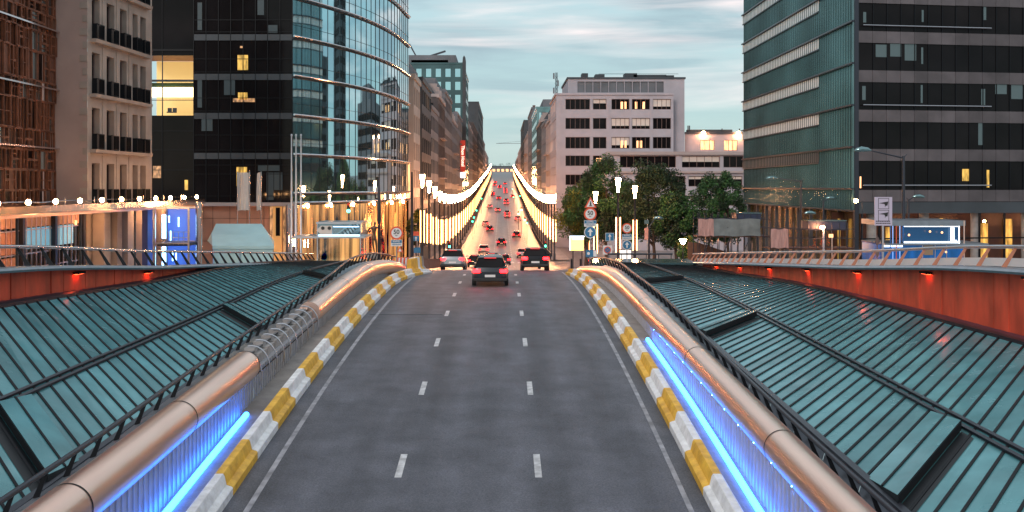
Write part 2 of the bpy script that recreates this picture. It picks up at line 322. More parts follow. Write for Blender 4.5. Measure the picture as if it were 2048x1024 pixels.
# ------------------------------------------------------------------ ground
def sheet(name, x0, x1, ys, fz, m, dz=0, label=None, kind='structure', sub=1):
    b = MB(); b.strip([[(x0 + (x1-x0)*j/sub, y, fz(y) + dz) for j in range(sub + 1)] for y in ys])
    return b.build(name, m, smooth=True, kind=kind)
ys_far = frange(66, 320, 6) + frange(332, 1000, 14) + [1300, 2000, 3500]
sheet('ground', -13.35, -1500, frange(-60, 66, 4) + ys_far[1:], G, 'paving', sub=10)
sheet('ground', 13.35, 1500, frange(-60, 66, 4) + ys_far[1:], G, 'paving', sub=10)
sheet('ground', -13.35, 13.35, ys_far, G, 'street')
sheet('ground', -40, 40, frange(-60, 2, 4), G, 'paving', dz=.02)
sheet('ramp_road', -6.75, 5.25, frange(-25, 66, 2), RR, 'asphalt')
sheet('pavement', -11.25, -8.0, [y for y in ys_far if 108 < y < 900], G, 'paving', dz=.13)
sheet('pavement', 7.4, 10.15, [y for y in ys_far if 148 < y < 900], G, 'paving', dz=.13)
for x0, x1 in ((-8.0, -7.85), (7.25, 7.4)):
    b = MB(); ysk = [y for y in ys_far if (108 if x0 < 0 else 148) < y < 900]
    b.strip([[(x0, y, G(y)-.2), (x0, y, G(y)+.135), (x1, y, G(y)+.135), (x1, y, G(y)-.2)] for y in ysk]); b.build('kerb', 'conc', kind='structure')
# retaining walls, portal
b = MB()
for X in (-13.34, 13.34): b.strip([[(X, y, -9), (X, y, G(y))] for y in frange(2, 66, 4)])
b.strip([[(-13.34, 2, -9), (-13.34, 2, -1.75)], [(13.34, 2, -9), (13.34, 2, -1.75)]])
b.build('retaining_wall', 'conc', kind='structure')
# gutters beside the barriers
sheet('gutter_floor', -6.74, -5.88, frange(-10, 65, 2), RR, 'gutter', dz=.006)
sheet('gutter_floor', 4.48, 5.24, frange(-10, 65, 2), RR, 'gutter', dz=.006)
# markings
def marks(pieces, f, name):
    b = MB()
    for x0, x1, y0, y1 in pieces:
        ys = frange(y0, y1, 1.5); b.strip([[(x0, y, f(y)+.006), (x1, y, f(y)+.006)] for y in ys])
    return b.build(name, 'paint', kind='structure')
pc = []
marks([(-5.07, -4.95, 2, 62), (3.64, 3.75, 2, 62)], RR, 'edge_line').data.materials[0] = mat('worn_paint', (.30, .30, .33), .6, noise=.4, nscale=3)
for X in (-2.23, .77):
    for k in range(-3, 7): pc.append((X-.075, X+.075, 21.3 + 6.1*k, 22.7 + 6.1*k))
marks(pc, RR, 'lane_markings')
pc = []
for X in (-4.6, -1.5, 1.5, 4.6):
    for k in range(60):
        if 116 + k*6 < 140 or True: pc.append((X-.08, X+.08, 118 + k*6, 120.5 + k*6))
for X in (-2.6, -.35, 3.1, 6.4): pc.append((X-.3, X+.3, 67, 75))
pc += [(-7.2, 6.8, 108.2, 108.9), (-7.2, 6.8, 150, 150.6)]
for k in range(14): pc.append((-6.8 + k, -6.3 + k, 143, 147))
marks(pc, G, 'street_markings')
b = MB(); b.box(-5.3, -2.4, 39.95, 40.0, RR(40)-.02, RR(40)+.005); b.build('expansion_joint', 'black', kind='structure')

# ------------------------------------------------------------------ painted safety kerbs
def kerb(side, X, label, ystart=6):
    s = -1 if side == 'l' else 1
    t = thing('safety_barrier', label, 'barrier', (X, 30, RR(30)))
    prof = [(0, 0), (0.0, .16), (.03, .19), (.13, .22), (.17, .40), (.20, .45), (.36, .45), (.39, .42), (.40, 0)]
    k = 0; y = ystart
    end = 60 if s < 0 else 58
    while y < end:
        y1 = y + 2.05
        b = MB(); rows = []
        for q in frange(y, y1 - .015, .7):
            bend = (max(0, q - 50) ** 2) * .009 if s < 0 else -(max(0, q - 50) ** 2) * .004
            hh = 1 - max(0, (q - 57) / 8)
            rows.append([(X + bend + s*a, q, RR(q) + h*hh) for a, h in prof])
        b.strip(rows)
        for rw in (rows[0], rows[-1]): b.quad(*rw)
        b.build('segment', 'kerby' if k % 2 else 'kerbw', t, smooth=True); k += 1; y = y1
    return t
kerb('l', -5.48, 'long yellow and white painted kerb barrier along the left edge of the ramp')
kerb('r', 4.08, 'long yellow and white painted kerb barrier along the right edge of the ramp')

# ------------------------------------------------------------------ ramp side walls, tubes, inner railings, LED
def ribbed(X, y0, y1, T, rr, name_label, side):
    t = thing('ribbed_wall', name_label, 'wall', (X, (y0+y1)/2, RR((y0+y1)/2)))
    s = -1 if side == 'l' else 1
    b = MB(); ys = frange(y0, y1, 1)
    b.strip([[(X, y, RR(y)-.4), (X, y, max(T(y) - rr*.4, RR(y)+.1)), (X + s*.2, y, max(T(y) - rr*.4, RR(y)+.1))] for y in ys]); b.build('panel', 'wallblue', t)
    b = MB(); y = y0
    while y < y1:
        zt = max(T(y) - rr*.4, RR(y)+.1)
        b.box(X - s*.028 if s > 0 else X, X if s > 0 else X + .028, y, y + .05, RR(y), zt); y += .27
    b.build('ribs', 'wallblue', t); return t
ribbed(-6.72, 6, 27, TL, .4, 'near stretch of ribbed metal wall lit blue, left of the ramp', 'l')
ribbed(-6.72, 27.02, 63, TL, .4, 'far stretch of ribbed metal wall, unlit and brown, left of the ramp', 'l')
ribbed(5.2, 6, 36, TR, .36, 'ribbed metal wall lit bright blue, right of the ramp', 'r')
ribbed(5.2, 36.02, 63, TR, .36, 'far stretch of unlit metal wall under the curved tube, right of the ramp', 'r')
def cladding(X, T, r, segs, label, group=None):
    t = thing('tube_cladding', label, 'cladding', (X, (segs[0][0]+segs[-1][1])/2, T((segs[0][0]+segs[-1][1])/2)), group)
    for a, c in segs:
        b = MB(); b.tube([(X + bend(y, X), y, T(y)) for y in frange(a, c, 1)], r, 40, caps=True); b.build('tube', 'copper', t, smooth=True)
        b = MB(); b.tube([(X + bend(c, X), c - .03, T(c)), (X + bend(c, X), c + .01, T(c))], r + .006, 40, caps=False); b.build('seam', 'black', t)
    return t
def bend(y, X): return (max(0, y - 50) ** 2) * (.002 if X < 0 else -.002)
cladding(-6.95, TL, .40, [(5, 16), (16.02, 21.5), (21.52, 27)], 'near copper-tinted steel tube on the blue lit left wall, cut off at the bare brackets', None)
cladding(-6.95, TL, .40, [(36, 43), (43.02, 50), (50.02, 64)], 'far copper-tinted steel tube arching over the left wall towards the junction', None)
cladding(5.46, TR, .36, [(5, 13), (13.02, 19.5), (19.52, 28), (28.02, 38), (38.02, 48), (48.02, 64)], 'copper-tinted steel tube running along the top of the right wall')
# exposed stretch on the left
t = thing('concrete_upstand', 'stepped bare concrete upstand blocks left of the ramp where the tube cladding is missing', 'wall', (-7.05, 31.5, TL(31)-.5))
for i in range(9):
    y = 27.15 + i*.99
    b = MB(); b.box(-7.35, -6.85, y, y + .93, TL(y)-.7, TL(y)+.1); b.box(-7.3, -7.0, y + .1, y + .5, TL(y)+.1, TL(y)+.24); b.build('block', 'conc', t)
for i in range(10):
    y = 27.35 + i*.93
    b = MB(); pts = [(-7.1 + .52*math.sin(a), y, TL(y) - .32 + .62*math.cos(a)) for a in frange(-.2, 2.0, .25)]
    b.tube(pts, .022, 6)
    b.build('bracket', 'steel', smooth=True, label='curved steel pipe bracket standing bare over the concrete blocks left of the ramp', cat='bracket', group='bare curved brackets left of the ramp')
b = MB()
for dz in (-.25, ): b.tube([(-6.66, y, TL(y)+dz) for y in frange(27, 36.5, 1)], .018, 6)
b.build('cable', 'black', label='thin black cable run along the bare brackets', cat='cable')
def leds(X, y0, y1, label):
    b = MB(); b.tube([(X + (.07 if X < 0 else -.07), y, RR(y)+.04) for y in frange(y0, y1, 1)], .07, 14); b.build('light_strip', 'led', label=label, cat='light strip', smooth=True)
def under(X, T, rr, y0, y1, label):
    y = y0; k = 0
    while y < y1:
        b = MB(); b.lathe([(.018, 0), (.018, .03)], (X + (-.03 if X < 0 else .03), y, T(y) - rr*.5), 8)
        b.build('wall_spotlight', mat('blue_spot', (.2, .5, 1), .5, emit=(.03, .22, 1), es=800), label=label, cat='spotlight', group=label); y += 1.35
under(-6.62, TL, .4, 7, 26.4, 'small blue spotlight tucked under the left tube'); under(5.13, TR, .36, 7, 35, 'small blue spotlight tucked under the right tube')
leds(-6.60, 6, 25.5, 'blue light strip at the foot of the left wall'); leds(5.08, 6, 34.5, 'blue light strip at the foot of the right wall')

def railing(label, fx, fz, base, y0, y1, step, mrail, mpost, rr=.05, plate=.10):
    """fx(y)=rail X, fz(y)=rail z, base=(dx,dz) of post foot"""
    ym = (y0+y1)/2; t = thing('railing', label, 'railing', (fx(ym), ym, fz(ym) + base[1]))
    b = MB(); b.tube([(fx(y), y, fz(y)) for y in frange(y0, y1, 1.2)], rr, 12); b.build('rail', mrail, t, smooth=True)
    y = y0 + .3
    while y < y1 - .1:
        a = Vector((fx(y), y, fz(y) - rr*.6)); c = Vector((fx(y) + base[0], y, fz(y) + base[1]))
        k1 = Vector((plate*.5, 0, 0)); k2 = Vector((plate*.75, 0, 0)); th = Vector((0, .014, .0))
        b = MB(); b.hexa([c-k2*.7-th, c-k2*.7+th, c+k2*.7+th, c+k2*.7-th, a-k1*.6-th, a-k1*.6+th, a+k1*.6+th, a+k1*.6-th]); b.build('post', mpost, t)
        y += step
    return t
railing('inner railing with dark leaning posts between the left tube and the left glass roof', lambda y: -7.6 + bend(y, -1), RL, (-.17, -.45), 6, 66, 1.15, 'darksteel', 'black')
railing('inner railing with dark leaning posts between the right tube and the right glass roof', lambda y: 6.15 + bend(y, 1), RRt, (.17, -.45), 6, 66, 1.15, 'darksteel', 'black')
railing('outer railing with black leaning posts above the red wall on the left plaza edge', lambda y: -13.1, RO, (.32, -.55), 6, 69, 1.38, 'chrome', 'black', plate=.13)
railing('outer railing with copper lit leaning posts above the red wall on the right plaza edge', lambda y: 13.15, RO, (-.32, -.55), 6, 69, 1.38, 'steel', mat('copper_paint', (.50, .20, .12), .45, noise=.1), plate=.13)
# end frames of inner rails
for X, z, dx in ((-7.3, RL(66), -1), (5.75, RRt(66), 1)):
    b = MB(); b.tube([(X + (-.0), 66, z), (X, 66, G(66))], .06, 10); b.build('end_post', 'chrome', label='polished end post of the %s inner railing beside the junction' % ('left' if dx < 0 else 'right'), cat='post')

# ------------------------------------------------------------------ glass roofs over the station
def glass_roof(side):
    s = -1 if side == 'l' else 1
    Xi = -7.85 if s < 0 else 6.4; Xo = 12.5 * s
    fo = ROL if s < 0 else ROR; skew = (1.0 if s < 0 else 1.2) * (abs(Xo) - abs(Xi))
    def P(u, y, dz=0):
        yy = y + skew * u; zi = ROI(y); zo = fo(y + skew)
        return Vector((Xi + (Xo - Xi)*u, yy, zi + (zo - zi)*u + dz))
    t = thing('glass_roof', 'teal glass station roof of narrow skewed panes, %s of the ramp' % ('left' if s < 0 else 'right'), 'glass roof', (Xi, 35, ROI(35)))
    y0, y1, st = 5.2, 61, .62
    ys = frange(y0 - 9, y1, st)
    b = MB()
    for a, c in zip(ys[:-1], ys[1:]):
        for u0, u1 in ((0, .40), (.40, 1)):
            j = R_.uniform(-.012, .012)
            b.quad(P(u0, a, j), P(u1, a, -j), P(u1, c, 0), P(u0, c, 0))
    b.build('glazing', 'glassroof', t)
    for a in ys[::1]:
        if a < 4.0 or a > y1: continue
        b = MB(); p = P(0, a, .012); q = P(1, a, .012); b.bar(p, q, .05, .03); b.build('mullion', 'black', t)
    for u, wd in ((.40, .05), (.43, .05)):
        b = MB(); b.strip([[P(u, a, .03) , P(u, a, .075), P(u + .012, a, .075), P(u + .012, a, .03)] for a in frange(y0-9, y1, 1)]); b.build('purlin', 'darksteel', t)
    for u in (0, .985):
        b = MB(); b.strip([[P(u, a, -.1), P(u, a, .09), P(u + .02, a, .09), P(u+.02, a, -.1)] for a in frange(y0-9, y1, 1)]); b.build('edge_beam', 'darksteel', t)
    uc = .40
    for dc in ((19.2, 34.6, 48.5)):
        a0 = dc - skew*uc; a1 = a0 + .62*2.2
        hh = .21
        ax = [P(.012, a0, .04), P(uc - .01, a0, .04), P(uc - .01, a1, .04), P(.012, a1, .04), P(.012, a0, hh), P(uc-.01, a0, hh), P(uc-.01, a1, .07), P(.012, a1, .07)]
        b = MB(); b.hexa(ax); b.build('vent_hatch', 'vent', t)
        e = .012
        b = MB(); b.quad(ax[4] + V(0,.03,e), ax[5] + V(0,.03,e), ax[6] + V(0,0,e), ax[7] + V(0,0,e)); b.build('hatch_glass', 'glassroof', t)
        b = MB(); am = (a0 + a1)/2; b.bar(P(.012, am, hh/2+.06), P(uc-.01, am, hh/2+.06), .04, .03); b.build('hatch_bar', 'black', t)
        # shade of the hatch gap, painted as a dark strip on near side
        a2 = a0 - .5
        b = MB(); b.quad(P(.012, a2, .012), P(uc - .01, a2, .012), P(uc - .01, a0, .012), P(.012, a0, .012)); b.build('hatch_gap_shade', 'vent', t)
    # stepped flashing along the outer edge
    b = MB()
    for a in ys:
        p = P(1, a); b.box(min(Xo, Xo + s*.42), max(Xo, Xo + s*.42), p.y - .3, p.y + .3, p.z - .25, p.z + .07)
    b.build('flashing', 'redtrim', t)
    return t, P
gl, PL = glass_roof('l'); gr, PR_ = glass_roof('r')
# apron plates between tube and glass
for s, X0, X1, T, Rf, lb in ((-1, -7.0, -7.9, TL, RL, 'left'), (1, 5.5, 6.45, TR, RRt, 'right')):
    t = thing('apron', 'grey metal apron plates behind the %s tube' % lb, 'apron', (X1, 35, -5))
    for a in frange(6, 62, 2)[:-1]:
        b = MB(); q = []
        for y in (a, a + 1.98): q.append([(X0, y, T(y) + .18), (X1 - s*.05, y, Rf(y) - .47), (X1, y, ROI(y) - .1)])
        b.strip(q); b.build('plate', 'deck', t)
# far flat roof ends + teal edge
for s in (-1, 1):
    xa, xb = (-12.6, -7.6) if s < 0 else (6.0, 12.6)
    t = thing('flat_roof', 'low dark flat roof closing the far end of the %s glass roof' % ('left' if s < 0 else 'right'), 'roof', ((xa+xb)/2, 66, -5.6))
    b = MB(); b.box(xa, xb, 65.2, 68.5, -6.4, -5.05); b.build('slab', 'dark', t)
    b = MB(); b.box(xa - .1, xb + .1, 65.0, 68.7, -5.05, -4.93); b.build('edge_strip', 'tealglass', t)
# red walls with gutter cornice
for s in (-1, 1):
    lb = 'left' if s < 0 else 'right'; fo = ROL if s < 0 else ROR
    t = thing('red_wall', 'red panelled wall above the %s glass roof, under the plaza edge' % lb, 'wall', (s*12.95, 36, -4))
    y = 6.0
    k = 0
    while y < 64:
        wd = .78; j = R_.uniform(0, .03)
        b = MB(); x0, x1 = sorted((s*(12.93 - j), s*13.2)); b.box(x0, x1, y, y + wd - .02, fo(y) - .6, RO(y) - .64 + .1*0); b.build('panel', 'red', t); y += wd; k += 1
    t = thing('cornice', 'rounded grey metal gutter cornice under the %s outer railing' % lb, 'cornice', (s*13, 36, RO(36)-.6))
    y = 6.0
    while y < 69:
        c = [(s*12.42, -.66), (s*12.38, -.60), (s*12.44, -.54), (s*12.8, -.52), (s*13.4, -.54), (s*13.4, -.8), (s*13.0, -.70)]
        b = MB(); b.strip([[(x, q, RO(q) + z) for x, z in c] for q in (y, y + .69, y + 1.37)]); b.build('gutter_section', 'deck', t, smooth=True); y += 1.38
    b = MB()
    for y in frange(12, 60, 6): b.box(*sorted((s*12.70, s*12.90)), y, y + .5, RO(y)-.80, RO(y)-.74)
    b.build('floodlight_housing', 'black', t)
    for y in frange(12, 60, 6):
        b = MB(); b.box(*sorted((s*12.74, s*12.88)), y + .06, y + .44, RO(y)-.812, RO(y)-.803); b.build('floodlight_lens', mat('red_flood', (1, .1, .05), .5, emit=(1, .10, .03), es=14), t)
    if s > 0:
        b = MB(); b.strip([[(13.25, q, RO(q) - .52), (13.25, q, RO(q) - .30), (13.35, q, RO(q)-.30), (13.35, q, RO(q)-.52)] for q in frange(8, 68, 2)])
        b.build('upstand', 'signwhite', t)

# ------------------------------------------------------------------ walls with real window openings
def wall(name, m, parent, p0, p1, z0, z1, ops, depth=.25):
    """sheet wall from p0 to p1 (left to right seen from outside) with openings (a0,a1,z0,z1) and reveals"""
    p0 = Vector(p0); p1 = Vector(p1); Ln = (p1 - p0).length; u = (p1 - p0) / Ln; n = Vector((u.y, -u.x))
    xs = sorted({0, Ln, *[round(o[0], 4) for o in ops], *[round(o[1], 4) for o in ops]})
    zs = sorted({z0, z1, *[round(o[2], 4) for o in ops], *[round(o[3], 4) for o in ops]})
    W = lambda a, z, t=0: (p0.x + u.x*a - n.x*t, p0.y + u.y*a - n.y*t, z)
    b = MB()
    for xa, xb in zip(xs[:-1], xs[1:]):
        for za, zb in zip(zs[:-1], zs[1:]):
            cx, cz = (xa+xb)/2, (za+zb)/2
            if any(o[0] < cx < o[1] and o[2] < cz < o[3] for o in ops): continue
            b.quad(W(xa, za), W(xb, za), W(xb, zb), W(xa, zb))
    for o in ops:
        a, c, d, e = o[:4]
        for q in (((a,d),(c,d)), ((c,d),(c,e)), ((c,e),(a,e)), ((a,e),(a,d))):
            b.quad(W(*q[0]), W(*q[1]), W(*q[1], depth), W(*q[0], depth))
    return b.build(name, m, parent), W
def window(W, o, parent, depth, glass='darkglass', frame='darksteel', bars=1, mid=None, pane=True, blind=0):
    a, c, d, e = o[:4]; b = MB(); fw = min(.08, (c-a)*.08); t1 = depth - .02
    def bx(x0, x1, y0, y1):
        b.hexa([W(x0,y0,t1-.05), W(x1,y0,t1-.05), W(x1,y0,t1+.03), W(x0,y0,t1+.03), W(x0,y1,t1-.05), W(x1,y1,t1-.05), W(x1,y1,t1+.03), W(x0,y1,t1+.03)])
    bx(a, a+fw, d, e); bx(c-fw, c, d, e); bx(a+fw, c-fw, d, d+fw); bx(a+fw, c-fw, e-fw, e)
    for k in range(1, bars): x = a + (c-a)*k/bars; bx(x-fw/2, x+fw/2, d+fw, e-fw)
    w_ = b.build('window', frame, parent)
    g = MB(); g.quad(W(a, d, depth), W(c, d, depth), W(c, e, depth), W(a, e, depth)); g.build('pane', glass, w_ if pane else parent)
    if blind:
        g = MB(); g.quad(W(a+fw, e-(e-d)*blind, depth-.015), W(c-fw, e-(e-d)*blind, depth-.015), W(c-fw, e-fw, depth-.015), W(a+fw, e-fw, depth-.015)); g.build('blind', 'banner', w_)
    return w_

# ------------------------------------------------------------------ street lamps of the avenue
def lamp_proto(loc, label):
    t = thing('street_lamp', label, 'street lamp', loc, 'tall lit lamps along the avenue')
    x, y, z = loc
    b = MB(); b.lathe([(.17, 0), (.17, .9), (.13, 1.0), (.12, 2.5), (.115, 6.2), (.10, 8.35), (.14, 8.4), (.14, 8.5)], loc, 12); b.build('pole', 'darksteel', t, smooth=True)
    for s in (-1, 1):
        b = MB(); b.tube([(x + s*.20, y - .03, z + 2.7), (x + s*.20, y - .03, z + 6.1)], .048, 8); b.build('light_bar', 'bar', t, smooth=True)
        b = MB()
        for zz in (2.7, 4.4, 6.1): b.bar((x + s*.05, y-.03, z + zz), (x + s*.2, y-.03, z + zz), .05)
        b.build('bracket', 'darksteel', t)
    b = MB(); b.box(x - .23, x + .23, y + .03, y + .07, z + 2.7, z + 6.1); b.build('glow_plate', 'glow_plate', t)  # added orange plate, stands in for the glow around the bars
    b = MB(); b.lathe([(.09, 8.5), (.15, 9.0), (.26, 9.75), (.25, 9.85)], loc, 14); b.build('lantern', 'lamp', t, smooth=True)
    b = MB(); b.lathe([(.28, 9.85), (.26, 9.93), (.05, 10.0)], loc, 14); b.build('cap', 'darksteel', t, smooth=True)
    return t
lp = lamp_proto((0, 0, 0), 'x')
def place_lamp(x, y, label, gz=None, first=[True]):
    z = G(y) if gz is None else gz
    if first[0]:
        lp.location = (x, y, z); lp['label'] = label; ORG[lp.name] = Vector((x, y, z)); first[0] = False; return lp
    return dup(lp, (x, y, z), label)
ordn = ['nearest', 'second', 'third', 'fourth', 'fifth', 'sixth', 'seventh', 'eighth', 'ninth', 'tenth']
k = 0; y = 105.5
while y < 720:
    place_lamp(-8.45, y, ('%s lit lamp of the long row on the left side of the avenue' % ordn[k]) if k < 10 else 'lit lamp far up the left row where the lights merge into one glowing line', G(y) + (.05 if y < 110 else .13))
    y += 9.5 + k*.25; k += 1
k = 0; y = 151
while y < 720:
    place_lamp(7.85, y, ('%s lit lamp of the long row on the right side of the avenue' % ordn[k]) if k < 10 else 'lit lamp far up the right row where the lights merge into one glowing line', G(y) + .13)
    y += 9.5 + k*.25; k += 1
place_lamp(11.1, 96, 'tallest lit lamp in front of the trees, left of its neighbour', -9.0)
place_lamp(14.7, 111, 'lit lamp in front of the dark tree, right of the tallest one', -9.75)
place_lamp(10.8, 116, 'lit lamp close behind the warning triangle sign', -10.4)
place_lamp(11.2, 131, 'lit lamp mostly hidden behind the warning triangle sign', -11.3)

# ------------------------------------------------------------------ trees
def tree(loc, r, h, label, leaf, n=5200, trunk_h=None, seed=1, squash=1.0, group=None):
    rr = random.Random(seed); x, y, z = loc; t = thing('tree', label, 'tree', loc, group)
    th = trunk_h or h*.35
    b = MB(); b.tube([(x, y, z-.1), (x+.05, y, z + th*.5), (x-.05, y, z + th), (x+.05, y, z + h*.72)], [.26, .2, .17, .07], 10)
    tips = []
    for i in range(9):
        a = rr.uniform(0, 6.28); zz = z + th*rr.uniform(.8, 1.6); e = Vector((x + math.cos(a)*r*.65, y + math.sin(a)*r*.65, zz + h*rr.uniform(.12, .38)))
        m_ = Vector((x, y, zz)).lerp(e, .5) + Vector((0, 0, .3)); b.tube([(x, y, zz), m_, e], [.1, .07, .03], 6)
    b.build('trunk', 'bark', t, smooth=True)
    cl = []
    cz = z + th + (h - th)*.5; hz = (h - th)*.55
    for i in range(64):
        while True:
            q = Vector((rr.uniform(-1, 1), rr.uniform(-1, 1), rr.uniform(-1, 1)))
            if .3 < q.length < 1: break
        q = q.normalized() * (q.length ** .45)
        wz = 1 - max(0, q.z)*.25
        cl.append((Vector((x + q.x*r*.82*wz, y + q.y*r*.82*wz, cz + q.z*hz*.86)), rr.uniform(.17, .34) * r))
    for k_, mt in enumerate(leaf):
        b = MB()
        for i in range(int(n * 2.2) // len(leaf)):
            c, cr_ = cl[(rr.randrange(len(cl)) // len(leaf)) * len(leaf) % len(cl) + k_ if rr.random() < .8 and True else rr.randrange(len(cl))] if False else cl[(rr.randrange(len(cl)//len(leaf)))*len(leaf) + k_]
            d = Vector((rr.gauss(0, 1), rr.gauss(0, 1), rr.gauss(0, 1))).normalized() * cr_ * rr.random()**.35
            p = c + d; s_ = rr.uniform(.07, .17)
            u_ = Vector((rr.gauss(0, 1), rr.gauss(0, 1), rr.gauss(0, .6))).normalized() * s_
            v_ = u_.cross(Vector((rr.gauss(0, 1), rr.gauss(0, 1), rr.gauss(0, 1)))).normalized() * s_*.7
            b.quad(p - u_, p + v_, p + u_, p - v_)
        b.build('crown', mt, t)
    return t
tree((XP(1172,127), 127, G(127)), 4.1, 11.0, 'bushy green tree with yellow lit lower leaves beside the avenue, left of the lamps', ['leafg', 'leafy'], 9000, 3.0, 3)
tree((XP(1212,124), 124, G(124)), 3.9, 13.6, 'tallest green tree, behind the warning triangle sign', ['leafg', 'leafd'], 9000, 3.4, 4)
tree((XP(1308,120), 120, G(120)), 4.4, 12.8, 'dark broad tree right of the two tallest lit lamps', ['leafd', 'leafd'], 11000, 3.0, 5)
tree((XP(1352,116), 116, G(116)), 2.8, 9.0, 'smaller dark tree at the right edge of the tree group, before the office block', ['leafd', 'leafg'], 6000, 2.2, 6)
tree((XP(1418,140), 140, G(140)), 3.3, 12.4, 'dark tree between the low office wing and the teal glass tower', ['leafd', 'leafg'], 6000, 3.0, 8)
tree((XP(1456,134), 134, G(134)), 2.9, 12.6, 'dark green tree standing against the left edge of the teal glass tower', ['leafd', 'leafg'], 7000, 3.0, 7)
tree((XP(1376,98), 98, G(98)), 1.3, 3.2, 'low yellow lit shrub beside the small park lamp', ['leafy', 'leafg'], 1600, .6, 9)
tree((XP(1258,142), 142, G(142)), 3.6, 11.5, 'dark tree behind the tallest lit lamp', ['leafd', 'leafg'], 7000, 3.0, 12)
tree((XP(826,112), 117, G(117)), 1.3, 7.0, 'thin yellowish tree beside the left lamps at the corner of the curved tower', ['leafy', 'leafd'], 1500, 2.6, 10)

# ------------------------------------------------------------------ row buildings along the avenue
def row_building(side, xs, y0, y1, ztop, m, label, style=0, depth=16, rows=None, seed=0, front_cols=0, litp=.06, fh=3.6, winm='darkglass'):
    rr = random.Random(seed); zb = min(G(y0), G(y1)) - .3; s = -1 if side == 'l' else 1
    xo = xs + s*depth
    t = thing('terraced_building', label, 'building', ((xs+xo)/2, y0, zb))
    # street face
    Ln = y1 - y0; ncol = max(2, min(9, int(Ln/3.2))); nr = max(2, min(10, int((ztop - zb - 1.2)/fh)))
    pitch = Ln/ncol
    ops = []
    for r_ in range(nr):
        zz = ztop - 1.0 - (r_+1)*fh
        for c in range(ncol):
            ww = pitch*(.62 if style != 1 else .8)
            ops.append((c*pitch + (pitch-ww)/2, c*pitch + (pitch+ww)/2, zz + .9, zz + fh - .35))
    pa, pb = ((xs, y0), (xs, y1)) if s < 0 else ((xs, y1), (xs, y0))
    _, W = wall('wall', m, t, pa, pb, zb, ztop, ops, .22)
    for o in ops: window(W, o, t, .22, glass='lit' if rr.random() < litp else winm, frame='dark', pane=False)
    # front face
    pa, pb = ((min(xs, xo), y0), (max(xs, xo), y0)); fo = []
    if front_cols:
        pt = depth/front_cols
        for r_ in range(min(nr, 4)):
            zz = ztop - 1.0 - (r_+1)*fh
            for c in range(front_cols): fo.append((c*pt + pt*.2, c*pt + pt*.8, zz + .8, zz + fh - .4))
    _, W2 = wall('wall', m, t, pa, pb, zb, ztop, fo, .22)
    for o in fo: window(W2, o, t, .22, glass='lit' if rr.random() < litp*1.5 else winm, frame='dark', pane=False)
    b = MB(); b.box(min(xs, xo), max(xs, xo), y0 + .5, y1, zb, ztop - .2) if False else None
    b = MB(); b.quad((xs, y0, ztop), (xo, y0, ztop), (xo, y1, ztop), (xs, y1, ztop)); b.quad((xo, y0, zb), (xo, y1, zb), (xo, y1, ztop), (xo, y0, ztop)); b.quad((xs, y1, zb), (xs, y1, ztop), (xo, y1, ztop), (xo, y1, zb)); b.build('roof', 'roof', t)
    b = MB(); q0, q1 = sorted((xs - s*.18, xs + s*.3)); b.box(q0, q1, y0 - .15, y1, ztop - .45, ztop + .25)
    q0, q1 = sorted((xs + s*.3, xo)); b.box(q0, q1, y0 - .15, y0 + .2, ztop - .3, ztop + .22); b.build('cornice', 'cream2' if style == 2 else m, t)
    if style == 2:   # mansard with dormers
        b = MB(); q = [(xs + s*.5, ztop + .1), (xs + s*2.6, ztop + 3.2), (xo - s*1, ztop + 3.2), (xo, ztop+.1)]
        b.prism([(x, y0 + .1, z) for x, z in q], (0, Ln - .2, 0)); rf = b.build('mansard', 'roof', t)
        for c in range(max(1, ncol//2)):
            yy = y0 + (c + .5)*Ln/max(1, ncol//2)
            b = MB(); b.box(*sorted((xs + s*.45, xs + s*2.4)), yy - .7, yy + .7, ztop + .3, ztop + 2.3); b.build('dormer', 'cream2', rf)
    elif style == 1:
        b = MB(); b.box(*sorted((xs + s*2, xs + s*(depth-3))), y0 + 2, y1 - 1, ztop, ztop + 2.6); b.build('plant_room', 'grey', t)
    else:
        b = MB()
        for k_ in range(3): yy = rr.uniform(y0+1, y1-1); xx = xs + s*rr.uniform(1, depth*.5); b.box(xx-.5, xx+.5, yy-.5, yy+.5, ztop, ztop + rr.uniform(1, 2.2))
        b.build('chimney', 'brick', t)
    if style in (0, 2) and rows is None:   # balconies
        for r_ in range(1, nr):
            zz = ztop - 1.0 - (r_+1)*fh + .75
            b = MB(); b.box(*sorted((xs - s*.75, xs)), y0 + Ln*.25, y0 + Ln*.75, zz, zz + .16); b.build('balcony', 'cream2' if style == 2 else 'grey', t)
    return t
XLs, XRs = -11.3, 10.2
row_building('l', -11.45, 129, 139, 14.4, 'beige', 'beige narrow building with a blank end wall just behind the curved glass tower', 3, 9, seed=1)
row_building('l', XLs, 140, 158, 15.2, 'dark', 'dark teal clad building with a lit bow window, second after the curved glass tower', 1, 14, seed=2, front_cols=2, litp=.12, fh=3.4, winm='tealglass')
row_building('l', XLs, 158.1, 176, 12.8, 'grey', 'grey flat fronted building on the left of the avenue before the brown house', 1, 14, seed=3, fh=3.5, winm='tealglass')
row_building('l', XLs, 176.1, 196, 16.2, 'brick2', 'brown fronted house with balconies on the left of the avenue', 2, 13, seed=4, front_cols=3, litp=.1)
row_building('l', XLs, 196.1, 224, 19.0, 'grey', 'grey building with a glazed rooftop room on the left of the avenue', 1, 13, seed=5, front_cols=3)
row_building('l', XLs, 224.1, 250, 15.2, 'slatepale', 'blue grey house with small dormers on the left of the avenue before the hotel', 2, 14, seed=6, litp=.12)
row_building('l', XLs, 250.1, 280, 18.5, 'grey', 'hotel building behind the vertical red sign', 0, 14, seed=7, litp=.12)
tw = row_building('l', XLs, 283, 330, 35.0, 'towerteal', 'tall teal glass office tower rising above the left row of houses', 1, 22, seed=8, front_cols=8, litp=.02, fh=3.7, winm='mirror')
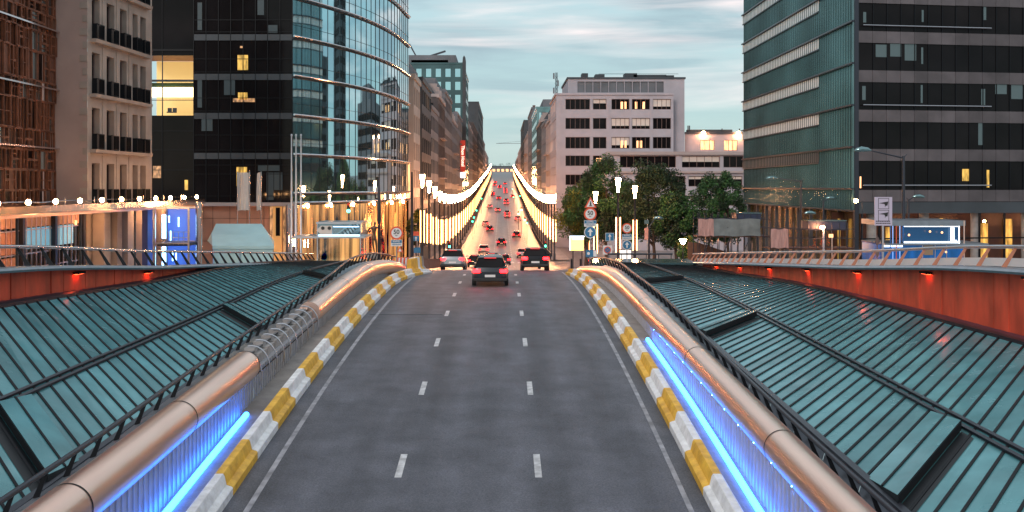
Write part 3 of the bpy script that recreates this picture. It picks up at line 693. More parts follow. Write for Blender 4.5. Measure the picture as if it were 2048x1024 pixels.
row_building('l', XLs, 331, 378, 20.5, 'slatepale', 'long blue grey building with dormers beyond the teal tower on the left', 2, 14, seed=9, litp=.12)
row_building('l', XLs, 379, 452, 24.5, 'brick2', 'brown building before the tall grey slab on the left of the avenue', 0, 14, seed=10, litp=.1)
row_building('l', -10.9, 453, 560, 38.5, 'dark', 'tall dark grey slab building at the far left of the avenue', 0, 26, seed=11, rows=1, litp=.02, fh=4.2)
row_building('l', XLs, 561, 640, 27, 'grey', 'grey far building standing behind the tall slab on the left', 1, 16, seed=12)
row_building('l', XLs, 641, 800, 23.0, 'cream2', 'small pinkish far building at the end of the left row', 2, 16, seed=13)
row_building('r', XRs, 214, 236, 14.6, 'cream2', 'pale building with an orange lit cornice next to the large cream office block', 2, 14, seed=21, litp=.14)
row_building('r', XRs, 236.1, 262, 15.6, 'grey', 'grey office with ribbon windows, second beyond the cream office block', 1, 14, seed=22, litp=.08, winm='tealglass')
row_building('r', XRs, 262.1, 298, 17.5, 'dark', 'dark building with sloping glass attic on the right of the avenue', 2, 14, seed=23, winm='tealglass')
row_building('r', XRs, 299, 346, 23.8, 'tealglass', 'teal glass building with an overhanging flat roof on the right of the avenue', 1, 20, seed=24, front_cols=6, litp=.02, winm='mirror')
row_building('r', XRs, 347, 400, 27.5, 'grey', 'tall grey building behind the teal glass one on the right of the avenue', 0, 16, seed=25, rows=1)
row_building('r', XRs, 401, 472, 21.5, 'cream2', 'pale building before the dark far slab on the right of the avenue', 2, 16, seed=26, litp=.12)
row_building('r', XRs, 473, 560, 31.5, 'dark', 'dark far slab at the end of the tall row on the right', 0, 18, seed=27, rows=1, fh=4.2)
row_building('r', XRs, 561, 660, 21.8, 'cream2', 'pinkish far house with turret roof at the end of the right row', 2, 18, seed=28, litp=.12)
row_building('r', XRs, 661, 800, 19.8, 'brick', 'lowest far house at the very end of the right row', 2, 18, seed=29)
# things on the tower roof
b = MB(); b.box(-26, -15.5, 285, 320, 35, 36.2); b.build('roof_plant', 'dark', tw)
b = MB(); b.bar((-24, 290, 36), (-27, 290, 41.5), .4); b.bar((-24, 290, 37), (-16.5, 290, 39.4), .5); b.bar((-22, 290, 36.2), (-17, 290, 36.9), 1.6); b.build('roof_crane', 'darksteel', tw)
b = MB(); b.prism([(-11.1 + x, 282.5, z) for x, z in ((-.2, 8), (.75, 8), (.75, 35.5), (.6, 36.6), (.25, 37.2), (-.1, 36.6), (-.2, 35.5))], (0, 1.2, 0)); b.build('tower_fin', 'dark', tw)
# hotel sign
t = thing('hotel_sign', 'vertical red hotel sign with white letters projecting over the left pavement', 'sign', (-10.4, 262, 4.2))
b = MB(); b.box(-11.05, -9.75, 261.8, 262.2, 4.0, 12.2); b.build('board', 'hotelred', t)
b = MB(); b.box(-11.3, -11.05, 261.9, 262.1, 5, 5.2); b.box(-11.3, -11.05, 261.9, 262.1, 11, 11.2); b.build('bracket', 'darksteel', t)
text('Thon Hotel', 1.15, (-10.4, 261.74, 8.1), t, 'signlit', vertical=1)
b = MB(); b.box(-11.0, -9.8, 261.8, 262.2, 2.4, 3.8); b.build('logo_box', 'adw', t)
# end of the avenue
t = thing('gate_building', 'low flat grey building closing the end of the avenue on the hilltop', 'building', (0, 905, G(905)))
b = MB(); b.box(-22, 20, 905, 930, G(905), 18.3); b.build('wall', 'grey', t)
b = MB(); b.box(-22.5, 20.5, 904.5, 931, 18.3, 19.0); b.build('roof', 'roof', t)
for k in range(5):
    b = MB(); b.box(-9 + k*4, -6.6 + k*4, 904.6, 904.98, 14.0, 16.2); b.build('lit_arch', 'lit', t)
for k, px_ in enumerate((952, 962, 975, 990, 1003, 1017, 1030, 1043)):
    d = 950; tree((XP(px_, d), d, 14), 4.2, 7.5 + (k % 3), 'dark park tree on the hilltop behind the gate building', ['leafd', 'leafd'], 500, 1.5, 40 + k, group='park trees on the far hilltop')
# faint crane
t = thing('tower_crane', 'faint tower crane far beyond the right row, jib over the avenue', 'crane', (46, 1250, 14))
b = MB(); b.bar((25, 1250, 14), (25, 1250, 56), 1.4); b.build('mast', 'grey', t)
b = MB(); b.bar((-8, 1250, 54.5), (34, 1250, 54.5), .5); b.bar((-8, 1250, 54.5), (25, 1250, 57.5), .25); b.build('jib', 'grey', t)

# ------------------------------------------------------------------ large cream office block
D = 190
t = thing('office_block', 'large cream office block with rows of dark windows above the trees', 'building', (22, D, G(D)))
X0, X1 = 10.2, XP(1347, D); zb = -11.6; zt = ZP(190, D)
cols = [(1131, 1180), (1186, 1213), (1223, 1259), (1264, 1300), (1306, 1342)]
rows_ = [(198, 219), (236, 258), (274, 297), (311, 332), (349, 370), (387, 408), (425, 446)]
litc = {(0, 2): 1, (0, 3): 1, (2, 2): 1, (2, 3): 1, (3, 1): 1}
ops = []; info = []
for r_, (ya, yb) in enumerate(rows_):
    for c, (xa, xb) in enumerate(cols):
        ops.append((XP(xa, D) - X0, XP(xb, D) - X0, ZP(yb, D), ZP(ya, D))); info.append((r_, c))
_, W = wall('wall', 'cream', t, (X0, D), (X1, D), zb, zt, ops, .35)
rw = random.Random(5)
for o, (r_, c) in zip(ops, info):
    wd = window(W, o, t, .35, bars=[5, 2, 4, 4, 4][c], frame='brick', blind=rw.choice([0, 0, .4, .7, 0]))
    if (r_, c) in litc or rw.random() < .07:
        for q in range(2):
            a = o[0] + (o[1]-o[0])*(.52 + .2*q if c == 2 else .18 + .42*q if r_ == 0 else .25 + .2*q); g = MB()
            g.quad(W(a, o[2]+.15, .33), W(a+.42, o[2]+.15, .33), W(a+.42, o[2]+1.5, .33), W(a, o[2]+1.5, .33)); g.build('lit_pane', 'lit', wd)
# street side
ops = []
for (ya, yb) in rows_:
    for k in range(5): ops.append((1.2 + k*4.6, 4.6 + k*4.6, ZP(yb, D), ZP(ya, D)))
_, W = wall('wall', 'cream', t, (X0 - .001, D + 23.5), (X0 - .001, D), zb, zt, ops, .3)
for o in ops: window(W, o, t, .3, bars=3, frame='brick', pane=False, glass='lit' if rw.random() < .1 else 'darkglass')
b = MB(); b.box(X0 - .25, X1 + .05, D - .25, D + .1, zt, zt + .35); b.box(X0 - .25, X0 + .1, D + .1, D + 23, zt, zt + .35)
for xa in (1122, 1183, 1218, 1261, 1303): b.box(XP(xa, D)-.12, XP(xa, D)+.12, D - .1, D, zb, zt - .9)
b.build('cornice', 'cream', t)
b = MB(); b.quad((X0, D, zt+.02), (X1, D, zt+.02), (X1, D + 23, zt+.02), (X0, D + 23, zt+.02)); b.build('roof', 'roof', t)
xa, xb = XP(1136, D+3), XP(1369, D+3); zp = ZP(158, D + 3)
ops = [(XP(1155 + k*15.8, D+3) - xa, XP(1155 + k*15.8 + 14.5, D+3) - xa, ZP(185, D+3), ZP(163, D+3)) for k in range(11)]
_, W = wall('penthouse_wall', 'cream', t, (xa, D + 3), (xb, D + 3), zb, zp, ops, .3)
for o in ops: window(W, o, t, .3, frame='grey', pane=False, glass='grey')
b = MB(); b.quad((xb, D + 3, zb), (xb, D + 22, zb), (xb, D + 22, zp), (xb, D + 3, zp)); b.quad((xa, D + 22, zt), (xa, D + 3, zt), (xa, D + 3, zp), (xa, D + 22, zp)); b.build('wall', 'cream', t)
b = MB(); b.box(xa - .2, xb + .2, D + 2.8, D + 22, zp, zp + .35); b.build('roof_edge', 'roof', t)
b = MB()
for px_, wd_, h in ((1170, .6, 1.0), (1200, .9, .8), (1262, 1.2, 1.0), (1300, 3.2, .7), (1340, .8, .6)): x = XP(px_, D+5); b.box(x - wd_, x + wd_, D + 5, D + 8, zp + .3, zp + .35 + h)
b.tube([(xa + 6, D + 4, zp + 1.1), (xb - 1, D + 4, zp + 1.1)], .04, 6); b.build('roof_units', 'dark', t)
# antenna mast
t = thing('antenna_mast', 'thin lattice antenna mast behind the cream office block', 'antenna', (XP(1113, 260), 260, 14))
xm = XP(1113, 260); b = MB()
for dx, dy in ((-.4, 0), (.4, 0), (0, .6)): b.tube([(xm + dx, 260 + dy, 14), (xm + dx*.5, 260 + dy*.5, ZP(145, 260))], .07, 5)
for k in range(14): z = 15 + k; b.bar((xm - .4, 260, z), (xm + .4, 260, z + .9), .07); b.bar((xm+.4, 260, z), (xm - .4, 260, z+.9), .07)
b.build('lattice', 'darksteel', t)
b = MB()
for k in range(5): z = 20.5 + k*1.9; b.box(xm - .9 + (k % 2)*1.1, xm - .5 + (k % 2)*1.1, 259.7, 260, z, z + 1.5)
b.build('antenna_panels', 'grey', t)

# low office wing, right
D = 180; s_ = F/D
t = thing('office_wing', 'low grey office wing with long ribbon windows right of the cream block', 'building', (31, D, G(D)))
Xa, Xb = XP(1214, D), XP(1489, D)
b = []; rws = [(312, 335, 1240, 1352), (312, 335, 1364, 1440), (312, 335, 1447, 1487), (352, 373, 1330, 1371), (352, 373, 1377, 1485), (391, 411, 1330, 1371), (391, 411, 1377, 1485), (430, 452, 1250, 1485)]
ops = [(XP(x0, D) - Xa, XP(x1, D) - Xa, ZP(yb, D), ZP(ya, D)) for ya, yb, x0, x1 in rws]
_, W = wall('wall', 'cream', t, (Xa, D), (Xb, D), -11.6, ZP(306, D), ops, .4)
for o, r_ in zip(ops, rws): window(W, o, t, .4, bars=max(2, int((r_[3]-r_[2])/13)), frame='brick', blind=rw.choice([.3, 0, .5]))
b = MB(); b.box(Xa - .2, Xb, D - .5, D, ZP(306, D) - .35, ZP(306, D) + .25); b.box(Xa + 1, Xb, D - .6, D, ZP(346, D), ZP(342, D)); b.box(Xa, Xb, D, D + 14, ZP(306,D), ZP(306,D)+.1); b.build('ledge', 'cream2', t)
b = MB(); b.quad((Xa, D, -11.6), (Xa, D, ZP(306, D)), (Xa, D + 10, ZP(306, D)), (Xa, D + 10, -11.6)); b.build('wall', 'cream', t)
D = 197; Xa, Xb = XP(1369.5, D), XP(1500, D)
wins = [(1401, 1429, 280, 300), (1448, 1475, 280, 301)]
ops = [(XP(x0, D) - Xa, XP(x1, D) - Xa, ZP(yb, D), ZP(ya, D)) for x0, x1, ya, yb in wins]
t2 = thing('upper_office_wing', 'upper set back office storey with two orange lit windows', 'building', (42, D, G(D)))
_, W = wall('wall', 'cream', t2, (Xa, D), (Xb, D), -11.6, ZP(268, D), ops, .3)
for o in ops: window(W, o, t2, .3, bars=3, frame='brick', glass='lit')
b = MB(); b.box(Xa, Xb, D - .3, D + .2, ZP(268, D), ZP(264, D)); b.build('ledge', 'roof', t2)
b = MB()
for px_ in (1407, 1477): b.lathe([(.1, 0), (.35, .1), (.35, .5), (.1, .7)], (XP(px_, D-.5), D - .5, ZP(270, D)), 10)
b.build('roof_lamp', 'lamp', t2)
b = MB()
for px_ in (1376, 1379, 1444, 1479): b.tube([(XP(px_, D+2), D + 2, ZP(264, D)), (XP(px_, D+2), D + 2, ZP(250 if px_ < 1400 else 256, D))], .12, 6)
b.box(Xa + 1, Xb - 3, D + 2, D + 4, ZP(264, D), ZP(258, D)); b.build('roof_units', 'dark', t2)

# ------------------------------------------------------------------ teal glass tower, right
t = thing('glass_tower', 'teal glass office tower with a dark banded front at the right edge', 'building', (45, 95, G(90)))
XT = 30.5; Y0, Y1 = 86.6, 126.5; ZT = 28
zl = [-.17 + 3.64*k for k in range(-1, 9)]
b = MB(); b.quad((XT, Y1, -2.0), (XT, Y0 + .35, -2.0), (XT, Y0+.35, ZT), (XT, Y1, ZT))
b.build('side_glass', 'tealglass', t)
b = MB(); y = Y0
while y < Y1: b.box(XT - .16, XT, y, y + .035, -2.0, ZT); y += .665
b.build('glass_fins', 'tealglass', t)
for z in zl[1:]:
    b = MB(); b.box(XT - .30, XT - .0, Y0 - .1, Y1 + .1, z - .07, z + .07); b.build('ledge', 'darksteel', t)
    if z > 2.5:
        b = MB(); y = Y0 + 9.5
        while y < Y1 - .3:
            b.box(XT - .10, XT - .03, y + .04, y + .62, z - 1.10, z - .12); y += .665
        b.build('blinds', mat('blind_white', (.62, .70, .72), .6, noise=.1) if z > 5 else 'darksteel', t)
        b = MB(); b.box(XT - .2, XT, Y0 + 9.4, Y1, z - 1.22, z - 1.14); b.build('blind_rail', 'darksteel', t)
# lower recess under the side
b = MB(); b.quad((XT + .8, Y1, -12), (XT + .8, Y0 + 1, -12), (XT + .8, Y0 + 1, -2.0), (XT + .8, Y1, -2.0)); b.build('lower_glass', mat('bronze_dark', (.35, .26, .15), .12, .8, noise=.3, nscale=.6, bump=.08, bscale=1), t)
b = MB(); b.box(XT, XT + .9, Y0 + .35, Y1, -2.15, -2.0); y = Y0 + 1
while y < Y1: b.box(XT + .3, XT + .6, y, y + .3, -12, -2.1); y += 4.2
b.build('soffit_columns', 'dark', t)
# front
PA = Vector((XT, Y0)); PB = Vector((XT + 27, Y0 + 4.1)); u = (PB - PA).normalized()
def FR(a, z, tt=0): n = Vector((u.y, -u.x)); return (PA.x + u.x*a + n.x*tt, PA.y + u.y*a + n.y*tt, z)
b = MB(); b.quad(FR(.35, -2.3), FR(27, -2.3), FR(27, ZT), FR(.35, ZT)); b.build('front_glass', 'darkglass', t)
p0 = FR(.35, 0); p1 = FR(27, 0)
bands = [-.26 - 1.02, 3.33 - 1.05, 6.67 - 1.0, 10.1 - 1.0, 13.5 - 1.0, 16.95 - 1.0, 20.4 - 1, 23.8 - 1]
for z in bands:
    k = 0; a = .3
    while a < 26:
        q0 = FR(a, 0); q1 = FR(a + 1.27, 0); b = MB() if k == 0 else b
        b.obox((q0[0], q0[1]), (q1[0], q1[1]), z + R_.uniform(-.01, .01), z + 1.02, -.1, .12 + R_.uniform(0, .01)); a += 1.30; k += 1
    b.build('stone_band', 'paneltone', t)
b = MB(); b.obox((p0[0], p0[1]), (p1[0], p1[1]), -2.3, -1.32, -.1, .10); b.build('lower_beam', 'dark', t)
for z in (.15, 7.1, 14.0):
    b = MB(); q0 = FR(.6, 0, .35); q1 = FR(12.7, 0, .35); b.tube([(q0[0], q0[1], z), (q1[0], q1[1], z)], .05, 8); b.build('cleaning_rail', 'steel', t)
b = MB()
for k in range(21): a = .35 + k*1.3; q = FR(a, 0, .02); q2 = FR(a + .07, 0, .02); b.obox((q[0], q[1]), (q2[0], q2[1]), -1.2, ZT, -.1, .06)
b.build('front_mullions', 'black', t)
b = MB(); q = FR(0, 0); b.box(XT - .05, XT + .3, Y0 - .15, Y0 + .3, -12, ZT); b.build('corner_post', 'darksteel', t)
def frontpane(px0, px1, py0, py1, m, nm, tt=.03):
    # pane on the front plane between given heights
    def a_of(px):
        k_ = (px - CX)/F; return (PA.x - k_*PA.y)/(k_*u.y - u.x)
    a0, a1 = a_of(px0), a_of(px1); d0 = PA.y + u.y*a0
    b = MB(); b.quad(FR(a0, ZP(py1, d0), tt), FR(a1, ZP(py1, d0), tt), FR(a1, ZP(py0, d0), tt), FR(a0, ZP(py0, d0), tt)); b.build(nm, m, t)
for x0, x1, y0, y1 in ((1751, 1773, 89, 114), (1780, 1803, 87, 113), (1809, 1832, 86, 121), (1843, 1847, 20, 44), (1966, 1972, 5, 40), (1842, 1846, 95, 128), (1841, 1845, 170, 206), (1990, 2013, 162, 188), (2022, 2046, 160, 198), (1962, 1970, 178, 210), (1956, 1966, 245, 290), (1726, 1732, 24, 45), (1724, 1731, 172, 200)):
    frontpane(x0, x1, y0, y1, mat('inner_blind', (.10, .15, .16), .6), 'inner_blind')
frontpane(1714.5, 1722, 353, 376, 'lit', 'lit_pane'); frontpane(1924, 1939, 338, 362, 'litgold', 'lit_pane'); frontpane(1973, 1978, 340, 375, 'litgold', 'lit_pane')
# lobby with columns and gold light, ground floor
b = MB(); b.quad(FR(.4, -12, -5), FR(27, -12, -5), FR(27, -2.3, -5), FR(.4, -2.3, -5)); b.build('lobby_back_wall', 'woodback', t)
b = MB(); b.quad(FR(.4, -7.0, 0), FR(27, -7.0, 0), FR(27, -7.0, -5), FR(.4, -7.0, -5)); b.build('lobby_floor', 'paving', t)
for a in (2.2, 7.2, 12.2, 17.2, 22.2):
    q = FR(a, -7.2, -1.2); b = MB(); b.lathe([(.42, 0), (.42, 4.9)], q, 16); b.build('lobby_column', 'conc', t, smooth=True)
for a in (0.5, 2.1, 11.6, 14.0, 16.4, 18.8, 21.2):
    q = FR(a, 0, .1); q2 = FR(a + .14, 0, .1); b = MB(); b.obox((q[0], q[1]), (q2[0], q2[1]), -7.2, -2.3, 0, .14); b.build('mullion', 'black', t)
q = FR(.4, 0, .1); q2 = FR(24, 0, .1); b = MB(); b.obox((q[0], q[1]), (q2[0], q2[1]), -4.55, -4.43, 0, .12); b.build('transom', 'black', t)
for a, z0_, z1_, w_ in ((9.0, -6.6, -3.2, .5), (11.0, -6.4, -2.9, .35), (14.6, -6.8, -3.4, 1.3), (17.5, -6.8, -3.0, .9), (.9, -6.6, -2.9, .25), (21.2, -6.6, -3.0, .9), (5.6, -4.9, -3.7, .5)):
    b = MB(); b.quad(FR(a, z0_, -4.8), FR(a + w_, z0_, -4.8), FR(a + w_, z1_, -4.8), FR(a, z1_, -4.8)); b.build('lit_doorway', 'litgold', t)
for a in (3, 8, 13, 18, 21):
    b = MB(); b.lathe([(.06, 0), (.14, .1), (.06, .2)], FR(a + .6, -3.2, -2), 8); b.build('pendant_lamp', 'lamp', t)

# ------------------------------------------------------------------ curved glass tower, left
cp = curve([(91.7, -19.3), (95.9, -17.35), (100.5, -15.5), (106.5, -13.75), (114, -12.4), (124, -11.65)])
t = thing('curved_glass_tower', 'curved mirror glass office tower with bright horizontal rails on the left', 'building', (-17, 100, G(95)))
ys = frange(91.75, 124, .75); ZT = 30
def off(y, d):
    e = .3; dx = cp(min(124, y+e)) - cp(max(91.7, y-e)); dy = (min(124, y+e) - max(91.7, y-e)); n = Vector((dy, -dx)).normalized()
    return (cp(y) + n.x*d, y + n.y*d)
b = MB(); b.strip([[(*off(y, 0), z) for z in (-1.35, -.55) + tuple(3.05 + 3.62*k for k in range(8))] for y in ys]); b.build('curtain_glass', 'mirror', t, smooth=True)
b = MB()
yy = 91.75
while yy < 124:
    q = off(yy, .0); q2 = off(yy, .045); w_ = .02
    b.box(q[0] - .02, q2[0], q[1] - .008, q[1] + .008, -1.3, ZT) ; yy += 1.28 if yy < 108 else 1.5
b.build('glass_joints', 'black', t)
zbands = [-1.45, -.55] + [3.03 + 3.61*k for k in range(8)]
for z in zbands:
    b = MB(); b.tube([(*off(y, .22), z) for y in ys], .10, 8); b.build('handrail', 'chrome', t, smooth=True)
    b = MB(); b.tube([(*off(y, .05), z - .16) for y in ys], .10, 6); b.build('spandrel', 'dark', t)
    if z > 0:
        b = MB(); b.tube([(*off(y, .02), z + 1.05) for y in ys], .018, 4); b.build('transom', 'black', t)
# soffit zone with added downlights, and fluted bronze glass below
b = MB(); b.strip([[(*off(y, .0), -1.4), (*off(y, -.6), -1.45)] for y in ys]); b.build('soffit', 'dark', t)
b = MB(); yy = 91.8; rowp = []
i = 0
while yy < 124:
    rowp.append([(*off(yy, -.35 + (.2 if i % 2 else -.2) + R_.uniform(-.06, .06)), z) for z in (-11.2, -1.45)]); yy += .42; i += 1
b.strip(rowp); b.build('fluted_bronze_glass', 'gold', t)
b = MB()
for yy in (109, 113.5, 119, 120.2, 122.3, 123.2):
    q = off(yy, .06); b.box(q[0]-.05, q[0]+.06, yy, yy + .55, -1.3, -.75)
b.build('lit_opening', 'lit', t)
b = MB(); b.box(-11.75, -11.5, 123.8, 124.1, -1.4, 3.0); b.build('corner_light', 'lit', t)
b = MB()
for yy in (93.5, 97, 101, 106, 112, 118): q = off(yy, .3); b.lathe([(.05, 0), (.12, .1), (.12, .3), (.04, .4)], (q[0], q[1], -1.95), 8)
b.build('added_downlight', 'canopylight', t)  # lamps added under the soffit to warm the bronze glass
# back and flat sides
b = MB(); b.quad((-11.65, 124, -11), (-24, 124, -11), (-24, 124, ZT), (-11.65, 124, ZT)); b.build('rear_wall', 'darkglass', t)

# dark glass front facing the plaza (same complex, separate wing)
t = thing('dark_glass_wing', 'dark glass office wing with one brightly lit yellow floor', 'building', (-26, 92, G(92)))
X0, X1 = XP(388, 92), -19.32
b = MB(); b.quad((X0, 92, -1.6), (X1, 92, -1.6), (X1, 92, 30), (X0, 92, 30)); b.build('front_glass', 'darkglass', t)
b = MB()
for k in range(9): x = X0 + k*(X1-X0)/8; b.box(x - .03, x + .03, 91.9, 91.99, -1.6, 30)
for z in [ZP(p, 92) for p in (392, 348, 330, 308, 300, 270, 230, 222, 196, 152, 144, 118, 72, 64, 40)] + [17.5, 21]: b.box(X0, X1, 91.93, 91.985, z - .03, z + .03)
b.build('mullion_grid', 'black', t)
b = MB()
for p in (75, 154, 232, 312): b.box(X0, X1, 91.9, 91.995, ZP(p, 92) - .28, ZP(p, 92) + .28)
b.build('spandrel', 'dark', t)
for x0, x1, y0, y1, m in ((475, 496, 110, 140, 'litgold'), (476, 495, 185, 199, 'litgold'), (473, 494, 334, 372, 'litgold'), (466, 510, 196, 204, 'litdim'), (480, 486, 92, 96, 'litdim')):
    b = MB(); b.quad(PX(x0, y1, 91.96), PX(x1, y1, 91.96), PX(x1, y0, 91.96), PX(x0, y0, 91.96)); b.build('lit_pane', m, t)
for x0, x1, y0, y1 in ((535, 555, 50, 66), (403, 425, 230, 262), (533, 547, 345, 400), (548, 565, 345, 380), (395, 404, 160, 215), (395, 404, 5, 60), (448, 470, 160, 190), (515, 528, 0, 30), (516, 560, 330, 342)):
    b = MB(); b.quad(PX(x0, y1, 91.95), PX(x1, y1, 91.95), PX(x1, y0, 91.95), PX(x0, y0, 91.95)); b.build('inner_blind', mat('inner_blind2', (.045, .07, .08), .6), t)
# recessed left bay with the lit hall
Xa, Xb = XP(286, 95), X0
ops = [(XP(291, 95) - Xa, XP(386.5, 95) - Xa, ZP(231, 95), ZP(111, 95))]
_, W = wall('bay_wall', 'darkglass', t, (Xa, 95), (Xb, 95), -1.6, 30, ops, .1)
b = MB(); b.quad((X0, 92, -1.6), (X0, 95, -1.6), (X0, 95, 30), (X0, 92, 30)); b.build('return_wall', 'darkglass', t)
hx0, hx1 = XP(291, 95), XP(386.5, 95); hz0, hz1 = ZP(231, 95), ZP(111, 95)
b = MB(); b.box(hx0 - .5, hx1 + .2, 99.5, 99.7, hz0, hz1); b.build('hall_back_wall', mat('hall_wall', (.8, .62, .3), .7, emit=(1, .62, .2), es=.55), t)
b = MB(); b.quad((hx0-1, 95.15, hz0 - .02), (hx1+.2, 95.15, hz0 - .02), (hx1+.2, 99.5, hz0 - .02), (hx0-1, 99.5, hz0 - .02)); b.build('hall_floor', 'wood', t)
b = MB(); b.quad((hx0-1, 95.15, hz1 + .02), (hx1+.2, 95.15, hz1 + .02), (hx1+.2, 99.5, hz1 + .02), (hx0-1, 99.5, hz1 + .02)); b.build('hall_ceiling', 'peach', t)
zz = ZP(184, 95.4)
b = MB(); b.box(hx0, hx1, 95.6, 95.9, zz - .45, zz + .45); b.build('light_trough', 'litwhite', t)
b = MB(); b.box(hx0, hx1, 95.5, 95.65, ZP(161, 95.4) - .1, ZP(161, 95.4) + .1); b.box(hx0, hx1, 95.5, 95.62, ZP(200, 95.4) - .03, ZP(200, 95.4) + .03); xx = XP(325, 95); b.box(xx - .04, xx + .04, 94.95, 95.05, hz0, hz1); b.build('hall_beam', 'dark', t)
b = MB(); b.box(hx0, hx1, 96.2, 96.3, ZP(172, 95.4), ZP(164, 95.4)); b.build('duct_row', 'leafd', t)
for px_ in (340, 350):
    b = MB(); x = XP(px_, 96); b.box(x - .2, x + .2, 95.9, 95.95, ZP(224, 96), ZP(216, 96)); b.box(x - .2, x + .2, 95.6, 95.9, ZP(226, 96), ZP(224, 96)); b.build('chair', 'dark', t)
for x0, x1, y0, y1, m in ((306, 322, 332, 356, 'litdim'), (369, 376, 360, 380, 'litgold')):
    b = MB(); b.quad(PX(x0, y1, 94.97), PX(x1, y1, 94.97), PX(x1, y0, 94.97), PX(x0, y0, 94.97)); b.build('lit_pane', m, t)
b = MB(); b.box(Xa, X0, 94.9, 94.99, 12.9, 13.1); xx = XP(325, 95); b.box(xx-.03, xx+.03, 94.92, 94.99, -1.6, hz0); b.box(xx-.03, xx+.03, 94.92, 94.99, hz1, 30)
for p in (100, 262, 300, 340): b.box(Xa, X0, 94.93, 94.985, ZP(p, 95)-.03, ZP(p, 95)+.03)
b.build('bay_grid', 'black', t)
# podium in peach panels
t = thing('podium', 'peach panelled ground floor under the dark glass wing', 'building base', (-24, 92.5, G(92)))
b = MB(); b.box(-33, -19.9, 92.6, 93.0, -9, -1.75); b.build('wall', 'peach', t)
b = MB(); b.box(-33.2, -19.0, 91.6, 93.2, -1.75, -1.42); b.build('canopy_edge', 'cream2', t)
b = MB()
for x in frange(-28.4, -20.5, 1.7): b.box(x - .015, x + .015, 92.57, 92.59, -9, -1.75)
for z in (-2.9, -5.0): b.box(-28.5, -20.5, 92.57, 92.59, z - .015, z + .015)
b.build('panel_joints', 'woodback', t)
for x0, x1 in ((541, 546), (547, 564), (567, 575)):
    b = MB(); b.box(XP(x0, 92.5), XP(x1, 92.5), 92.3, 92.5, -8, -1.8); b.build('lit_bay', 'litdim' if x1 != 564 else mat('warm_bay', (.6, .35, .15), .6, emit=(1, .5, .15), es=.35), t)
b = MB(); b.box(XP(551, 92), XP(559, 92), 92.1, 92.25, -4.5, -1.9); b.build('dark_opening', 'darkglass', t)
for px_ in (577, 590): 
    b = MB(); b.lathe([(.26, 0), (.26, 7)], (XP(px_, 91), 91, -8.6), 16); b.build('column', 'chrome', t, smooth=True)
for px_, py_ in ((585, 486), (590, 486), (609, 488), (616, 488)):
    b = MB(); b.lathe([(.035, 0), (.035, .6)], (XP(px_, 88), 88, ZP(py_ + 6, 88)), 8); b.build('floor_light', 'star' if False else 'lamp', t)

# ------------------------------------------------------------------ far left: lattice facade, stone building, canopy
t = thing('lattice_building', 'tall facade of patchwork oak window frames behind thin ledges at the far left', 'building', (-31, 58, G(60)))
XE = -30.45
b = MB(); b.quad((XE - .7, 44, -6), (XE - .7, 67.7, -6), (XE - .7, 67.7, 22), (XE - .7, 44, 22)); b.build('inner_wall', 'woodback', t)
b = MB(); bp_ = MB(); bs = MB(); rw = random.Random(11)
z = -6.0
while z < 21.5:
    hh = rw.choice([1.3, 1.3, 1.9]); y = 46.0
    while y < 67.5:
        wd = rw.choice([.45, .6, .8, .95]); h_ = hh * rw.choice([1, 1, .5]); o_ = rw.uniform(-.12, .12); xx = XE + .12 + o_
        for zz in ([z] if h_ == hh else [z, z + hh/2]):
            y1, z1 = min(67.7, y + wd), zz + (hh if h_ == hh else hh/2)
            f_ = .075
            b.box(xx, xx + .12, y, y + f_, zz, z1); b.box(xx, xx + .12, y1 - f_, y1, zz, z1); b.box(xx, xx + .12, y + f_, y1 - f_, zz, zz + f_); b.box(xx, xx + .12, y + f_, y1 - f_, z1 - f_, z1)
            if rw.random() < .45: b.box(xx + .03, xx + .09, y + f_, y1 - f_, (zz + z1)/2 - .03, (zz + z1)/2 + .03)
            if rw.random() < .35: b.box(xx + .03, xx + .09, (y + y1)/2 - .02, (y + y1)/2 + .02, zz + f_, z1 - f_)
            k_ = rw.random()
            if k_ < .16: bp_.quad((xx + .02, y + f_, zz + f_), (xx + .02, y1 - f_, zz + f_), (xx + .02, y1 - f_, z1 - f_), (xx + .02, y + f_, z1 - f_))
            elif k_ < .28 + .25*(y < 55 and z > 5): bs.quad((xx + .02, y + f_, zz + f_), (xx + .02, y1 - f_, zz + f_), (xx + .02, y1 - f_, z1 - f_), (xx + .02, y + f_, z1 - f_))
        y += wd
    z += hh
b.build('oak_frames', 'wood', t); bp_.build('solid_pane', mat('oak_board', (.16, .06, .035), .6, noise=.3), t); bs.build('glass_pane', 'mirror', t)
for z in (-1.35, 2.58, 6.53, 10.48, 14.4):
    b = MB(); b.box(XE - .3, XE + .45, 44, 69.2, z - .05, z + .05); b.build('ledge', 'chrome', t)
b = MB(); b.tube([(XE+.4, 69.15, 2.5), (XE+.4, 69.15, 20)], .03, 6); b.build('ledge_rod', 'darksteel', t)
for y, z in ((51.2, 8.2), (52.6, 8.8), (53.3, -.4), (52.5, -.5)):
    b = MB(); b.box(XE + .3, XE + .34, y, y + .25, z, z + .7); b.build('inner_light', 'lit', t)

